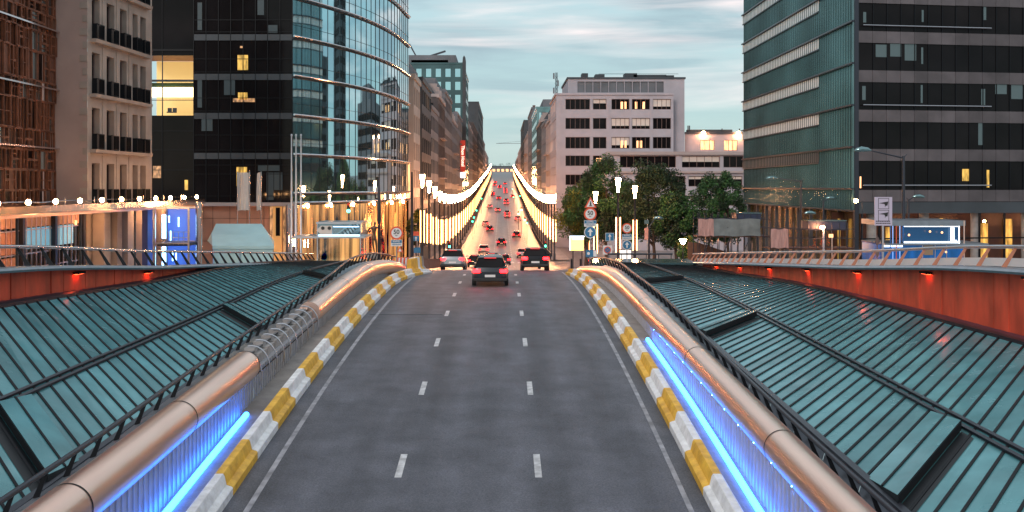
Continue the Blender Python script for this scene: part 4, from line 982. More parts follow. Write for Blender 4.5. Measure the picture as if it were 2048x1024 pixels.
t = thing('stone_building', 'pale stone building with dark balconies and a blank end wall at the left', 'building', (-28, 72, G(72)))
ops = []; cols_ = [(68.45, 69.6), (70.65, 71.85), (72.75, 73.85), (74.85, 75.75), (76.2, 77.2)]
zbal = [-1.3, 2.5, 6.3, 10.05, 13.85, 17.65]
for z in zbal:
    for a, c in cols_: ops.append((a - 67.8, c - 67.8, z + .1, z + 2.95))
_, W = wall('wall', 'stone', t, (-28.15, 67.8), (-27.45, 78.3), -7.5, 22, ops, .45)
for i, o in enumerate(ops):
    window(W, o, t, .45, bars=2, frame='brick', glass='darkglass')
    if i >= 0:
        a, c, d, e = o; b = MB()
        def bb(x0, x1, t0, t1, y0, y1): b.hexa([W(x0, y0, t0), W(x1, y0, t0), W(x1, y0, t1), W(x0, y0, t1), W(x0, y1, t0), W(x1, y1, t0), W(x1, y1, t1), W(x0, y1, t1)])
        for k in range(7): x = a + .04 + (c - a - .1)*k/6; bb(x, x + .03, -.34, -.31, d, d + 1.0)
        bb(a, c, -.36, -.30, d + 1.0, d + 1.06); bb(a, c, -.36, -.30, d + .06, d + .1)
        for x in (a, c - .04): bb(x, x + .04, -.36, 0, d, d + 1.05)
        b.build('balcony_rail', 'black', t)
b = MB()
for z in zbal:
    a, c = 0.35, 9.6
    b.hexa([W(a, z - .16, -.42), W(c, z - .16, -.42), W(c, z - .16, 0), W(a, z - .16, 0), W(a, z + .08, -.48), W(c, z + .08, -.48), W(c, z + .08, 0), W(a, z + .08, 0)])
b.build('balcony_slab', 'stone', t)
b = MB(); q = W(0, 0)
for z in zbal[:]:
    for a in (2.4, 4.55, 6.6):
        b.hexa([W(a - .25, z - 4, -.05), W(a + .25, z - 4, -.05), W(a + .25, z - 4, 0), W(a - .25, z - 4, 0), W(a - .25, z - .3, -.05), W(a + .25, z - .3, -.05), W(a + .25, z - .3, 0), W(a - .25, z - .3, 0)])
b.build('pilasters', 'stone', t)
b = MB(); b.quad((-36, 67.8, -7.5), (-28.16, 67.8, -7.5), (-28.16, 67.8, 22), (-36, 67.8, 22)); b.build('end_wall', 'plaster', t)
for k in range(30): b = MB(); b.box(-28.45 - (.2 if k % 2 else 0), -28.14, 67.74, 67.81, -5 + k*.9, -4.55 + k*.9); b.build('quoin', 'stone', t)
# canopy with string of lamps
t = thing('glass_canopy', 'long flat canopy with a lit fascia and a row of bright lamps at the left', 'canopy', (-26, 62, -1.2))
b = MB(); b.box(-30.5, -25.1, 40, 84, -1.22, -1.12); b.build('roof', 'darkglass', t)
b = MB(); b.box(-25.1, -24.95, 40, 84, -1.42, -1.02); b.build('fascia', 'chrome', t)
b = MB(); b.box(-25.5, -25.1, 40, 84, -1.62, -1.46); b.build('gutter_beam', 'copper', t)
for y in (52.6, 60.5, 69.5, 79): b = MB(); b.box(-25.62, -25.5, y, y + .1, -5.8 if y < 70 else -7, -1.5); b.build('column', 'dark', t)
b = MB(); b.tube([(-25.3, y, -.82 + .04*math.sin(y)) for y in frange(41, 83, 2)], .035, 6)
for y in frange(41, 83, 4): b.tube([(-25.3, y, -1.1), (-25.3, y, -.6)], .03, 6)
b.build('pipe_rail', 'chrome', t)
y = 49.4
while y < 83:
    b = MB(); b.lathe([(.05, 0), (.13, .08), (.13, .2), (.05, .28)], (-24.95, y, -.95), 10); b.build('lamp', 'star', t); y += 3.22
for y in (45, 55.3, 66, 74, 79): 
    b = MB(); b.box(-26.6, -26.1, y, y + .9, -1.27, -1.225); b.build('ceiling_light', 'canopylight', t)
# storefront behind canopy
t = thing('glass_storefront', 'glazed entrance hall with oak panels and thin mullions under the left canopy', 'storefront', (-27.5, 56, G(56)))
b = MB(); b.quad((-28.4, 40, -6.2), (-28.4, 67.5, -6.2), (-28.4, 67.5, -1.3), (-28.4, 40, -1.3)); b.build('glass', 'darkglass', t)
b = MB()
for y in frange(42, 67.5, .62): b.box(-28.38, -28.27, y, y + .06, -6.2, -1.3)
for z in (-4.0, -4.9, -2.6): b.box(-28.38, -28.28, 40, 67.5, z, z + .07)
b.build('mullions', 'copper', t)
b = MB()
for y in frange(50, 67, 4): b.box(-28.36, -28.05, y, y + .32, -6.2, -1.3)
b.build('pier', 'darksteel', t)
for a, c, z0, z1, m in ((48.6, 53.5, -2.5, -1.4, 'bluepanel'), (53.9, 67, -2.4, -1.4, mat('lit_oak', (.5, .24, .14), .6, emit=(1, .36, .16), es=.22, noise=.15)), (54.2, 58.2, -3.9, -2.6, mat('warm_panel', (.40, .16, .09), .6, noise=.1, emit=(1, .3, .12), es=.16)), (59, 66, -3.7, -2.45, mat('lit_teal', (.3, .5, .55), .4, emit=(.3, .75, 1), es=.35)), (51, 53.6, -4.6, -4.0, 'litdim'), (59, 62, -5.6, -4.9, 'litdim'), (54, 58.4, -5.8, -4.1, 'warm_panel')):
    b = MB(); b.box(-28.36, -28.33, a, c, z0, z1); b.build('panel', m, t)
for y, z in ((50, -2.85), (50.6, -2.85), (51.2, -2.9), (66, -2.5), (67, -2.5), (50.8, -3.3)):
    b = MB(); b.box(-28.3, -28.2, y, y + .3, z, z + .28); b.build('spotlight', 'lit', t)
# lit stone colonnade beneath the stone building
t = thing('colonnade', 'warmly lit stone colonnade under the canopy below the stone building', 'colonnade', (-27.6, 73, G(73)))
for y, w_ in ((68.3, 1.1), (70.6, .9), (72.6, 1.3), (75.4, .8), (77.6, .8), (80, .8)):
    b = MB(); b.box(-28.0, -27.2, y, y + w_, -7.3, -1.5); b.build('pier', 'stone', t)
b = MB(); b.box(-28.6, -28.3, 67.6, 92, -7.6, -1.5); b.build('back_wall', 'stone', t)
for y in (69.8, 72.1, 74.5, 76.8, 79.2):
    b = MB(); b.lathe([(.08, 0), (.14, .06), (.06, .14)], (-27.1, y, -7.0 + .0), 8); b.build('uplight', mat('uplight', (1, .6, .3), .5, emit=(1, .52, .2), es=160), t)
# blue lit glass lift
t = thing('glass_lift', 'blue lit glass lift tower with a glowing tube inside, behind the left railing', 'glass lift', (XP(345, 72), 72, G(72)))
x0, x1 = XP(319, 72), XP(386, 72); zb = G(72)
b = MB()
for x in (x0, x1): 
    for y in (71, 73.6): b.box(x - .06, x + .06, y - .06, y + .06, zb, -1.4)
for z in (-4.0, -1.5): b.box(x0, x1, 70.95, 71.05, z - .06, z + .06); b.box(x0, x1, 73.55, 73.65, z - .06, z + .06)
b.build('frame', 'steel', t)
b = MB(); b.box(x0, x1, 73.7, 73.75, zb, -1.6); b.build('back_panel', mat('blue_back', (.12, .2, .5), .4, emit=(.03, .16, 1), es=.4), t)
b = MB(); b.box(x0 + .1, x1 - .1, 71.2, 73.4, -4.2, -4.0); b.build('landing', 'darksteel', t)
b = MB()
for z in (-3.6, -3.2): b.tube([(x0 + .9, 71.1, z), (x1, 71.1, z)], .02, 6)
for k in range(5): x = x0 + .9 + k*(x1 - x0 - .9)/4; b.tube([(x, 71.1, -4.1), (x, 71.1, -3.2)], .02, 6)
b.build('handrail', 'steel', t)
b = MB(); xx = XP(328, 72); b.tube([(xx, 72, -3.7), (xx, 72, -2.0)], .14, 12); b.build('light_tube', mat('blue_tube', (.6, .8, 1), .5, emit=(.25, .55, 1), es=9), t, smooth=True)
b = MB(); b.tube([(xx, 72, zb), (xx, 72, -4.3)], .14, 12); b.build('light_tube', 'blue_tube' if False else MATS['blue_tube'], t, smooth=True)
b = MB()
for px_, za, zc in ((338, -2.6, -2.1), (341, -3.9, -3.2), (357, -2.9, -2.2), (345, -5.4, -4.7), (352, -5.4, -4.8)): x = XP(px_, 73); b.box(x - .04, x + .04, 73.0, 73.06, za, zc)
b.build('small_tubes', 'ledwhite', t)
b = MB(); b.box(x0 - .9, x0 - .5, 71, 72, zb, -1.5); b.build('pillar', mat('blue_pillar', (.05, .07, .22), .5), t)
b = MB(); b.lathe([(.24, 0), (.24, 4.9)], (XP(396, 72), 72.2, zb), 14); b.build('steel_column', 'chrome', t, smooth=True)
# tent
t = thing('marquee_tent', 'pale teal marquee tent with a sloping roof behind the left railing', 'tent', (XP(480, 74), 75, G(75)))
xa, xb, xc = XP(410, 73), XP(548, 73), XP(500, 73); ze, zr = ZP(492, 73), ZP(451, 73)
b = MB(); b.strip([[(xa - .2, 76.5, zr), (xc, 76.5, zr)], [(xa - .1, 75, zr - .75), (xc + .9, 75, zr - .78)], [(xa + .55, 73, ze), (xb, 73, ze)]])
b.quad((xc, 76.5, zr), (xc + .9, 75, zr - .78), (xb, 73, ze), (xb - 1.6, 80, ze)); b.quad((xa - .2, 76.5, zr), (xa - 1.9, 80, ze), (xa + .55, 73, ze), (xa - .1, 75, zr - .75)); b.quad((xa - .2, 76.5, zr), (xc, 76.5, zr), (xb - 1.6, 80, ze), (xa - 1.9, 80, ze)); b.build('canvas_roof', 'tent', t)
b = MB(); b.box(xa + .55, xb, 72.98, 73.02, ze - .22, ze + .02); b.build('valance', 'tent', t)
b = MB(); b.box(xa + .6, xb - .05, 73.1, 73.15, G(75), ze - .2); b.build('side_wall', 'tent', t)
b = MB()
for x in (xa + .6, xb - .05, (xa+xb)/2): b.tube([(x, 73.05, G(75)), (x, 73.05, ze)], .04, 6)
b.build('pole', 'steel', t)
# banner flags
for i, (px_, w_, lb) in enumerate(((475, .62, 'leftmost'), (499, -.95, 'middle'), (522, -.34, 'rightmost, narrowly folded'))):
    x = XP(px_, 80); z = G(80); t = thing('banner_flag', 'white vertical banner on a steel pole above the tent, %s of three' % lb, 'flag', (x, 80, z), 'white banners by the tent')
    b = MB(); b.tube([(x, 80, z), (x, 80, ZP(343, 80))], .05, 8); b.build('pole', 'chrome', t, smooth=True)
    rr_ = []
    for k in range(14):
        zz = ZP(346, 80) - k*(ZP(346, 80) - ZP(421, 80))/13
        rr_.append([(x + w_*j/4*(1 - .05*math.sin(k*.4 + i)), 80 + .10*math.sin(j*1.7 + k*.12 + i), zz + .05*math.sin(j)) for j in range(5)])
    b = MB(); b.strip(rr_); b.build('cloth', 'banner', t, smooth=True)
for px_, lb in ((583, 'leftmost'), (592, 'middle'), (602, 'rightmost')):
    x = XP(px_, 76); z = G(76); b = MB(); b.lathe([(.13, 0), (.12, .4), (.09, .5), (.05, ZP(272, 76) - z), (.09, ZP(271, 76) - z), (.05, ZP(268, 76) - z)], (x, 76, z), 10)
    b.build('flagpole', 'steel', smooth=True, label='tall bare metal flagpole in front of the dark glass corner, %s of three' % lb, cat='flagpole', group='bare flagpoles by the curved tower')
# statue on its pole
x, z = XP(748, 79), ZP(507, 79)
me = bpy.data.meshes.new('statue'); s_ = .036
def P_(a, c): return (x + (a - 1000)*.00625*79/F*1.0*1.0*6.4*.156*6.4, 79, 0)
sc_ = 2.56
pts = {'pel': (0, 0, 1.25), 'sp': (.0, .02, 1.6), 'ch': (.0, 0, 1.95), 'nk': (.05, 0, 2.2), 'hd': (.08, 0, 2.38), 'ht': (.09, -.02, 2.52),
 'ls': (-.25, 0, 2.1), 'le': (-.50, .05, 1.75), 'lw': (-.62, 0, 1.4), 'lh': (-.80, -.05, 1.28), 'rs': (.28, 0, 2.1), 're': (.47, .05, 1.7), 'rw': (.58, 0, 1.33), 'rh': (.62, -.03, 1.15),
 'lp': (-.12, 0, 1.15), 'lk': (-.06, -.04, .65), 'lf': (.02, 0, .1), 'lt': (.0, -.2, .04), 'rp': (.12, 0, 1.15), 'rk': (.2, -.05, .65), 'rf': (.2, 0, .1), 'rt': (.2, -.2, .04)}
rad = dict(pel=.17, sp=.16, ch=.2, nk=.07, hd=.12, ht=.09, ls=.09, le=.065, lw=.045, lh=.04, rs=.09, re=.065, rw=.045, rh=.04, lp=.13, lk=.09, lf=.055, lt=.04, rp=.13, rk=.09, rf=.055, rt=.04)
ed = [('pel','sp'),('sp','ch'),('ch','nk'),('nk','hd'),('hd','ht'),('ch','ls'),('ls','le'),('le','lw'),('lw','lh'),('ch','rs'),('rs','re'),('re','rw'),('rw','rh'),('pel','lp'),('lp','lk'),('lk','lf'),('lf','lt'),('pel','rp'),('rp','rk'),('rk','rf'),('rf','rt')]
ks = list(pts); me.from_pydata([pts[k] for k in ks], [(ks.index(a), ks.index(c)) for a, c in ed], [])
st = bpy.data.objects.new('statue', me); COL.objects.link(st)
sk = st.modifiers.new('skin', 'SKIN'); su = st.modifiers.new('sub', 'SUBSURF'); su.levels = su.render_levels = 1
for i, k in enumerate(ks):
    v = me.skin_vertices[0].data[i]; v.radius = (rad[k], rad[k]*.85); v.use_root = (k == 'pel')
bpy.context.view_layer.update()
me2 = bpy.data.meshes.new_from_object(st.evaluated_get(bpy.context.evaluated_depsgraph_get())); st.modifiers.clear(); st.data = me2
for p in me2.polygons: p.use_smooth = True
me2.materials.clear(); me2.materials.append(M['statue']); st.location = (x, 79, z)
tag(st, 'dark bronze statue of a standing figure with arms held out, behind the left tube', 'statue')
b = MB(); b.box(x - .5, x + .5, 78.6, 79.4, G(79), z + .02); b.build('statue_plinth', 'conc', label='low stone plinth under the bronze standing figure', cat='plinth')
x = XP(758, 77.5); z = G(77.5)
b = MB(); b.lathe([(.14, 0), (.12, .6), (.10, 3.5), (.16, 3.9), (.13, 5.2), (.04, ZP(348, 77.5) - z)], (x, 77.5, z), 12); b.build('rolled_flag_pole', 'darksteel', smooth=True, label='dark pole with a rolled flag standing in front of the bronze statue', cat='flagpole')
# street furniture pole dark near left lamps
x = XP(824, 74); z = G(74)
b = MB(); b.lathe([(.16, 0), (.14, .5), (.10, 3.0), (.07, ZP(345, 74) - z), (.09, ZP(344, 74) - z)], (x, 74, z), 12); b.build('signal_mast', 'darksteel', smooth=True, label='plain dark mast between the speed sign and the first left lamp', cat='pole')
# station kiosk, left
D = 68; x0, x1 = XP(634, D), XP(722, D); z0, z1, zm = G(D), ZP(444, D), ZP(474, D)
t = thing('station_entrance', 'bronze glass station entrance box with a bright upper band, behind the left roof', 'station entrance', ((x0+x1)/2, D + 1, z0))
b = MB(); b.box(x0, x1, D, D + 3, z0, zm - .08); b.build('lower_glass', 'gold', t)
b = MB(); b.box(x0, x1, D + .05, D + 3, zm + .06, z1 - .12); b.build('upper_glass', 'mirror', t)
b = MB(); b.box(x0 - .05, x1 + .05, D - .08, D + 3.1, z1 - .12, z1); b.box(x0 - 1.6, x1 + .3, D - .15, D + 3.1, zm - .08, zm + .05)
for x in (x0, x1 - .06): b.box(x, x + .06, D - .05, D, z0, z1)
b.build('frame', 'steel', t)
b = MB(); b.box(x0 + .1, x1 - .1, D - .03, D + .02, zm + .06, zm + .16); b.box(x0 + 1.1, x1 - .15, D - .03, D + .02, z1 - .34, z1 - .30); b.build('light_band', 'ledwhite', t)
b = MB(); q = [(x0 - .02, (zm + z1)/2 - .05), (x0 + .28, z1 - .25), (x0 + 1.05, z1 - .25), (x0 + 1.05, zm + .2), (x0 + .28, zm + .2)]; b.prism([(a, D - .12, c) for a, c in q], (0, .08, 0)); sg = b.build('arrow_sign', 'banner', t)
b = MB()
for a in (.42, .86): b.prism([(x0 + a + .12*math.cos(q_), D - .15, (zm+z1)/2 + .1 + .12*math.sin(q_)) for q_ in frange(0, 6.0, .5)], (0, .04, 0))
b.build('round_icons', 'signblack', sg)
b = MB()
for k in range(1, 4): x = x0 + k*(x1-x0)/4; b.box(x - .02, x + .02, D - .02, D, z0, zm)
b.build('mullion', 'black', t)

# ------------------------------------------------------------------ right plaza objects
def cobra(px_, d, ytop, heads, label):
    x = XP(px_, d); z = G(d); zt = ZP(ytop, d); t = thing('road_lamp', label, 'street lamp', (x, d, z), 'dark unlit arm lamps on the right plaza')
    b = MB(); b.lathe([(.13, 0), (.12, .8), (.075, zt - z)], (x, d, z), 12); b.build('pole', 'darksteel', t, smooth=True)
    for hx, hy in heads:
        e = PX(hx, hy, d); s = -1 if e.x < x else 1; a0 = V(x, d, zt - .12 if hy < ytop + 20 else e.z + .15)
        b = MB(); b.tube([a0 + V(-s*.18, 0, .22), a0, e + V(-s*.3, 0, .02)], [.03, .05, .03], 8); b.build('arm', 'darksteel', t, smooth=True)
        b = MB(); b.tube([e + V(-s*.45, 0, 0), e + V(-s*.25, 0, .06), e + V(s*.1, 0, .08), e + V(s*.4, 0, .03), e + V(s*.55, 0, -.02)], [.04, .13, .17, .12, .03], 12); b.build('lamp_head', 'tealglass', t, smooth=True)
    return t
cobra(1807, 60, 312, [(1727, 301)], 'tallest dark arm lamp, its long arm reaching left before the banded tower')
cobra(1817, 82, 398, [(1836, 394)], 'dark arm lamp hidden behind the tallest one, head showing on its right')
cobra(1602, 84, 360, [(1545, 357), (1619, 427)], 'dark lamp with arms both sides in front of the teal glass tower')
cobra(1647, 88, 401, [(1662, 397)], 'dark lamp with a short arm right, standing near the orange lit post')
cobra(1298, 100, 452, [(1316, 437)], 'small dark arm lamp beside the dark tree')
for px_, py_, d, h, lb, mm in ((1712, 402, 80, 0, 'small very bright orange wall lamp at the corner of the banded tower', 'star'),):
    p = PX(px_, py_, d); t = thing('wall_lamp', lb, 'lamp', p); b = MB(); b.lathe([(.05, -.14), (.16, -.06), (.16, .1), (.05, .16)], p, 12); b.build('globe', mm, t, smooth=True)
    b = MB(); b.tube([p, p + V(.5, 0, 0), (p.x + .5, d, G(d))], .03, 6); b.build('arm', 'darksteel', t)
x = XP(1647, 80); t = thing('path_lamp', 'orange lit post lamp glowing on its pole in the right plaza', 'lamp', (x, 80, G(80)))
b = MB(); b.tube([(x, 80, G(80)), (x, 80, ZP(455, 80))], .09, 8); b.build('post', 'cream', t, smooth=True)
b = MB(); b.lathe([(.12, 0), (.2, .1), (.1, .2)], (x - .15, 79.8, ZP(457, 80)), 10); b.build('lamp', 'lamp', t)
x = XP(1664, 78); t = thing('lit_notice', 'small lit notice board on a thin post beside the orange post lamp', 'sign', (x, 78, G(78)))
b = MB(); b.tube([(x, 78, G(78)), (x, 78, ZP(468, 78))], .04, 8); b.build('post', 'copper', t)
b = MB(); b.box(x - .28, x + .06, 77.9, 77.95, ZP(475, 78), ZP(468, 78)); b.build('board', 'lit', t)
p = PX(1366, 489, 92); t = thing('park_lamp', 'small park lamp with a cone shade above the yellow shrub', 'lamp', (p.x, 92, G(92)))
b = MB(); b.tube([(p.x, 92, G(92)), (p.x, 92, p.z)], .05, 8); b.build('post', 'darksteel', t)
b = MB(); b.lathe([(.1, 0), (.32, .42), (.36, .46)], p, 12); b.build('shade', 'lamp', t)
# pictogram board
D = 52; x0, x1, z0, z1 = XP(1749, D), XP(1784, D), ZP(451, D), ZP(394, D)
t = thing('pictogram_sign', 'tall pale lilac sign board with two framed pictograms before the dark tower', 'sign', ((x0+x1)/2, D, G(D)))
b = MB(); b.box(x0, x1, D - .03, D + .03, z0, z1); b.build('board', 'poster', t)
xm = XP(1767, D); b = MB(); b.tube([(xm, D + .08, G(D)), (xm, D + .08, z0 + .3)], .06, 8); b.build('post', 'steel', t, smooth=True)
b = MB()
def fr(a0, a1, c0, c1, w_=.02):
    for q in ((a0, a1, c0, c0 + w_), (a0, a1, c1 - w_, c1), (a0, a0 + w_, c0, c1), (a1 - w_, a1, c0, c1)): b.box(q[0], q[1], D - .045, D - .031, q[2], q[3])
fr(x0 + .18, x1 - .17, z1 - .62, z1 - .06); fr(x0 + .18, x1 - .17, z1 - 1.25, z1 - .68)
for zz in (z1 - .3, z1 - .86):
    b.prism([(x0 + .22, D - .045, zz - .02), (x0 + .7, D - .045, zz + .07), (x0 + .66, D - .045, zz - .14), (x0 + .56, D - .045, zz - .16), (x0 + .5, D - .045, zz - .06)], (0, .012, 0))
    b.box(x0 + .53, x0 + .55, D - .045, D - .031, zz - .22, zz - .1)
b.build('pictograms', 'signblack', t)
for dz in (.20, .09):
    b = MB()
    xx = x0 + .06
    rq = random.Random(int(dz*100))
    while xx < x1 - .1: w_ = rq.uniform(.03, .09); b.box(xx, xx + w_, D - .04, D - .031, z0 + dz, z0 + dz + .05); xx += w_ + .02
    b.build('text_line', 'signblack', t)
# blue metro entrance glass box, right
D = 57; x0, x1 = XP(1768, D), XP(1926, D); z0, z1, zm = G(D), ZP(441, D), ZP(486, D)
t = thing('metro_entrance', 'blue glass station entrance box with a white light frame behind the right railing', 'station entrance', ((x0+x1)/2, D+2, z0))
b = MB(); b.box(x0 + .0, x1, D, D + 3.5, z0, zm - .06); b.build('lower_glass', 'bluepanel', t)
xs_ = XP(1808, D)
b = MB(); b.box(xs_, x1 - .1, D + .3, D + .36, zm + .05, z1 - .35); b.build('upper_glass', mat('blue_upper', (.015, .05, .09), .05, 0, emit=(.02, .10, .28), es=.35), t)
b = MB(); b.box(x0, x1 + .1, D - .1, D + 3.6, z1 - .3, z1); b.box(x0, x1 + 1.4, D - .15, D + 3.6, zm - .12, zm - .02); b.build('roof_frame', 'deck', t)
b = MB(); b.box(xs_, x1 - .2, D - .02, D + .04, zm, zm + .09); b.box(xs_, x1 - .2, D - .02, D + .04, z1 - .36, z1 - .32); b.box(x1 - .24, x1 - .2, D - .02, D + .04, zm, z1 - .33); b.box(x1 - .62, x1 - .45, D + .1, D + .2, zm + .1, z1 - .4); b.build('light_frame', mat('white_frame_light', (1, 1, 1), .5, emit=(.75, .88, 1), es=2.2), t)
b = MB(); b.box(x0, xs_ - .1, D - .05, D + .05, ZP(494, D), ZP(490, D)); b.build('counter_light', 'adw', t)
for px_, m in ((1779, 'bluepanel'), (1784, 'ledwhite'), (1791, 'signred'), (1798, 'ledwhite'), (1805, 'bluepanel')):
    b = MB(); b.tube([(XP(px_, D), D - .12, z0), (XP(px_, D), D - .12, z1 - .3)], .028, 6); b.build('vertical_tube', m if m != 'ledwhite' else mat('soft_blue', (.3, .5, .8), .4, emit=(.2, .4, 1), es=.6), t)
b = MB()
for px_ in (1845, 1870, 1893): x = XP(px_, D); b.box(x - .015, x + .015, D - .03, D, z0, zm - .1)
b.tube([(x1 + .02, D - .1, z0), (x1 + .02, D - .1, z1)], .035, 6); b.build('mullion', 'copper', t)
for px_, py_ in ((1860, 463), (1884, 465), (1818, 470), (1912, 482), (1892, 504)):
    p = PX(px_, py_, D - .05); b = MB(); b.lathe([(.03, -.06), (.07, 0), (.03, .06)], p, 8); b.build('lamp', 'lit' if px_ < 1900 else 'adw', t)
b = MB(); p = PX(1832, 470, D + .2)
b.lathe([(.05, -.35), (.12, -.1), (.08, .1), (.09, .2), (.03, .32)], p, 8) if False else None
b = MB(); b.box(XP(1848, D), XP(1866, D), D - .02, D - .005, ZP(510, D), ZP(490, D)); b.build('notice', mat('warm_notice', (.3, .2, .12), .5), t)
for px_, lb in ((1755, 'left'),):
    x = XP(px_, 54); b = MB()
    for zz in (ZP(482, 54), ZP(505, 54)): b.prism([(x + .1*math.cos(q_) , 54, zz + .24*math.sin(q_)) for q_ in frange(0, 6.0, .4)], (0, .04, 0))
    b.tube([(x, 54.06, G(54)), (x, 54.06, ZP(470, 54))], .03, 6); b.build('round_sign', 'brick', label='two round signs seen edge on beside the pictogram board', cat='sign')
# construction decks and hoarding
def deck(px0, px1, pyt, pyb, d, label, tarps, cabin=None):
    x0, x1 = XP(px0, d), XP(px1, d); t = thing('scaffold_deck', label, 'scaffold', ((x0+x1)/2, d, G(d)))
    zt, zb = ZP(pyt, d), ZP(pyb, d)
    b = MB()
    for k in range(12):
        x = x0 + (x1 - x0)*k/11; b.tube([(x, d, G(d)), (x, d, zt + .5)], .035, 6); b.tube([(x, d + 2, G(d)), (x, d + 2, zt + .5)], .035, 6)
    for z in (zt, zb, (zt+zb)/2 , G(d) + .6): b.tube([(x0, d - .05, z), (x1, d - .05, z)], .035, 6); b.tube([(x0, d + 2.05, z), (x1, d + 2.05, z)], .035, 6)
    for k in range(0, 10, 3): a = x0 + (x1-x0)*k/11; b.tube([(a, d + .05, G(d)), (a + (x1-x0)*2/11, d + .05, zb)], .03, 6)
    b.build('poles', 'darksteel', t)
    b = MB(); b.box(x0, x1, d, d + 2.2, zb - .1, zb); b.build('deck_boards', 'hoard', t)
    for a, c, m in tarps:
        xx0, xx1 = XP(a, d), XP(c, d); rows = []
        for k in range(7):
            z = zt - (zt - zb)*k/6; rows.append([(xx0 + (xx1 - xx0)*j/10, d - .12 + .05*math.sin(j*1.9 + k*.7), z + .04*math.sin(j)) for j in range(11)])
        b = MB(); b.strip(rows); b.build('tarpaulin', m, t, smooth=True)
    if cabin:
        a, c, y0_, y1_ = cabin; b = MB(); b.box(XP(a, d+1), XP(c, d+1), d + .6, d + 2.4, ZP(y1_, d+1), ZP(y0_, d+1)); cb = b.build('site_cabin', mat('navy_cabin', (.03, .04, .08), .4), t)
        b = MB(); b.box(XP(a, d+1) - .05, XP(c, d+1) + .05, d + .5, d + 2.5, ZP(y0_, d+1), ZP(y0_, d+1) + .08); b.build('cabin_roof', 'tealglass', cb)
deck(1396, 1540, 438, 472, 84, 'scaffold deck hung with grey tarpaulin, left of the teal tower base', [(1396, 1427, 'tarppink'), (1427, 1520, 'tarp')], (1471, 1520, 427, 441))
deck(1540, 1710, 458, 496, 80, 'scaffold deck with pink tarpaulin at its left end, below a cabin', [(1541, 1576, 'tarppink')], (1613, 1688, 442, 460))
b = MB(); d = 88
b.prism([(XP(1376, d), d, ZP(484, d)), (XP(1400, d), d, ZP(486, d)), (XP(1460, d), d, ZP(506, d)), (XP(1460, d), d, G(d)), (XP(1376, d), d, G(d))], (0, .2, 0)); b.build('hoarding', 'hoard', label='brown timber hoarding sloping down behind the right railing', cat='hoarding')
b = MB(); b.box(XP(1455, 86), XP(1560, 86), 86, 86.1, G(86), ZP(505, 86)); b.build('site_fence', 'brick', label='low brick coloured fence below the scaffold decks', cat='fence')

# ------------------------------------------------------------------ road signs
def disc(x, y, z, r, m, name, par, n=28, t_=.02):
    b = MB(); b.prism([(x + r*math.cos(2*math.pi*k/n), y, z + r*math.sin(2*math.pi*k/n)) for k in range(n)], (0, t_, 0)); return b.build(name, m, par)
def speed(x, y, z, r, par, sub=True):
    disc(x, y, z, r, 'signred', 'sign_rim', par); disc(x, y - .012, z, r*.76, 'signwhite', 'sign_face', par)
    text('50', r*.92, (x, y - .03, z + r*.14), par, 'signblack'); text('km', r*.26, (x, y - .03, z - r*.36), par, 'signblack')
def panel(x, y, z, w_, h, par, a='RAPPEL', c='HERHALING'):
    b = MB(); b.box(x - w_/2, x + w_/2, y, y + .02, z - h/2, z + h/2); b.build('reminder_panel', 'signwhite', par)
    b = MB(); b.box(x - w_/2 + .02, x + w_/2 - .02, y - .008, y, z, z + h/2 - .02); b.build('panel_band', 'signblue', par)
    text(a, h*.36, (x, y - .02, z + h*.24), par, 'signwhite'); text(c, h*.26, (x, y - .02, z - h*.22), par, 'signblue')
def arrow_disc(x, y, z, r, par):
    disc(x, y, z, r, 'signwhite', 'sign_rim', par); disc(x, y - .012, z, r*.88, 'signblue', 'sign_face', par)
    b = MB(); b.prism([(x + a*r, y - .03, z + c*r) for a, c in ((-.14, -.6), (.14, -.6), (.14, .05), (.45, .05), (0, .65), (-.45, .05), (-.14, .05))], (0, .015, 0)); b.build('arrow', 'signwhite', par)
def post(x, y, z1, par, m='steel', r=.04):
    b = MB(); b.tube([(x, y + .07, G(y)), (x, y + .07, z1)], r, 10); b.build('post', m, par, smooth=True)
D = 66
p = PX(793, 466, D); t = thing('speed_sign', 'round 50 speed sign with a reminder panel at the end of the left tube', 'road sign', (p.x, D, G(D)))
post(p.x, D, p.z + .3, t); speed(p.x, D, p.z, .44, t); panel(p.x, D, ZP(486, D), .74, .42, t)
b = MB(); q = PX(800, 500, D); b.prism([(q.x - .2, D - .02, q.z - .14), (q.x + .2, D - .02, q.z - .14), (q.x, D - .02, q.z + .24)], (0, .02, 0)); b.build('small_triangle', 'signred', t)
b = MB(); b.prism([(q.x - .11, D - .035, q.z - .09), (q.x + .11, D - .035, q.z - .09), (q.x, D - .035, q.z + .12)], (0, .014, 0)); b.build('triangle_face', 'signwhite', t)
p = PX(1180.5, 428, D); t = thing('sign_cluster', 'post with warning triangle, 50 sign, reminder panel and blue arrow by the right tube', 'road sign', (p.x, D, G(D)))
post(p.x, D, ZP(397, D), t)
q = PX(1181, 406, D); b = MB(); b.prism([(q.x - .40, D, q.z - .32), (q.x + .40, D, q.z - .32), (q.x, D, q.z + .42)], (0, .02, 0)); b.build('triangle_rim', 'signred', t)
b = MB(); b.prism([(q.x - .27, D - .014, q.z - .25), (q.x + .27, D - .014, q.z - .25), (q.x, D - .014, q.z + .25)], (0, .013, 0)); b.build('triangle_face', 'signwhite', t)
b = MB(); b.box(q.x - .04, q.x + .05, D - .03, D - .015, q.z - .14, q.z + .04); b.box(q.x - .09, q.x + .1, D - .03, D - .015, q.z - .2, q.z - .15); disc(q.x, D - .03, q.z + .08, .035, 'signblack', 'pictogram_head', t, 10, .012); b.build('pictogram', 'signblack', t)
speed(p.x, D, p.z, .42, t); panel(p.x, D, ZP(447, D), .80, .42, t); arrow_disc(p.x, D, ZP(464.5, D), .40, t)
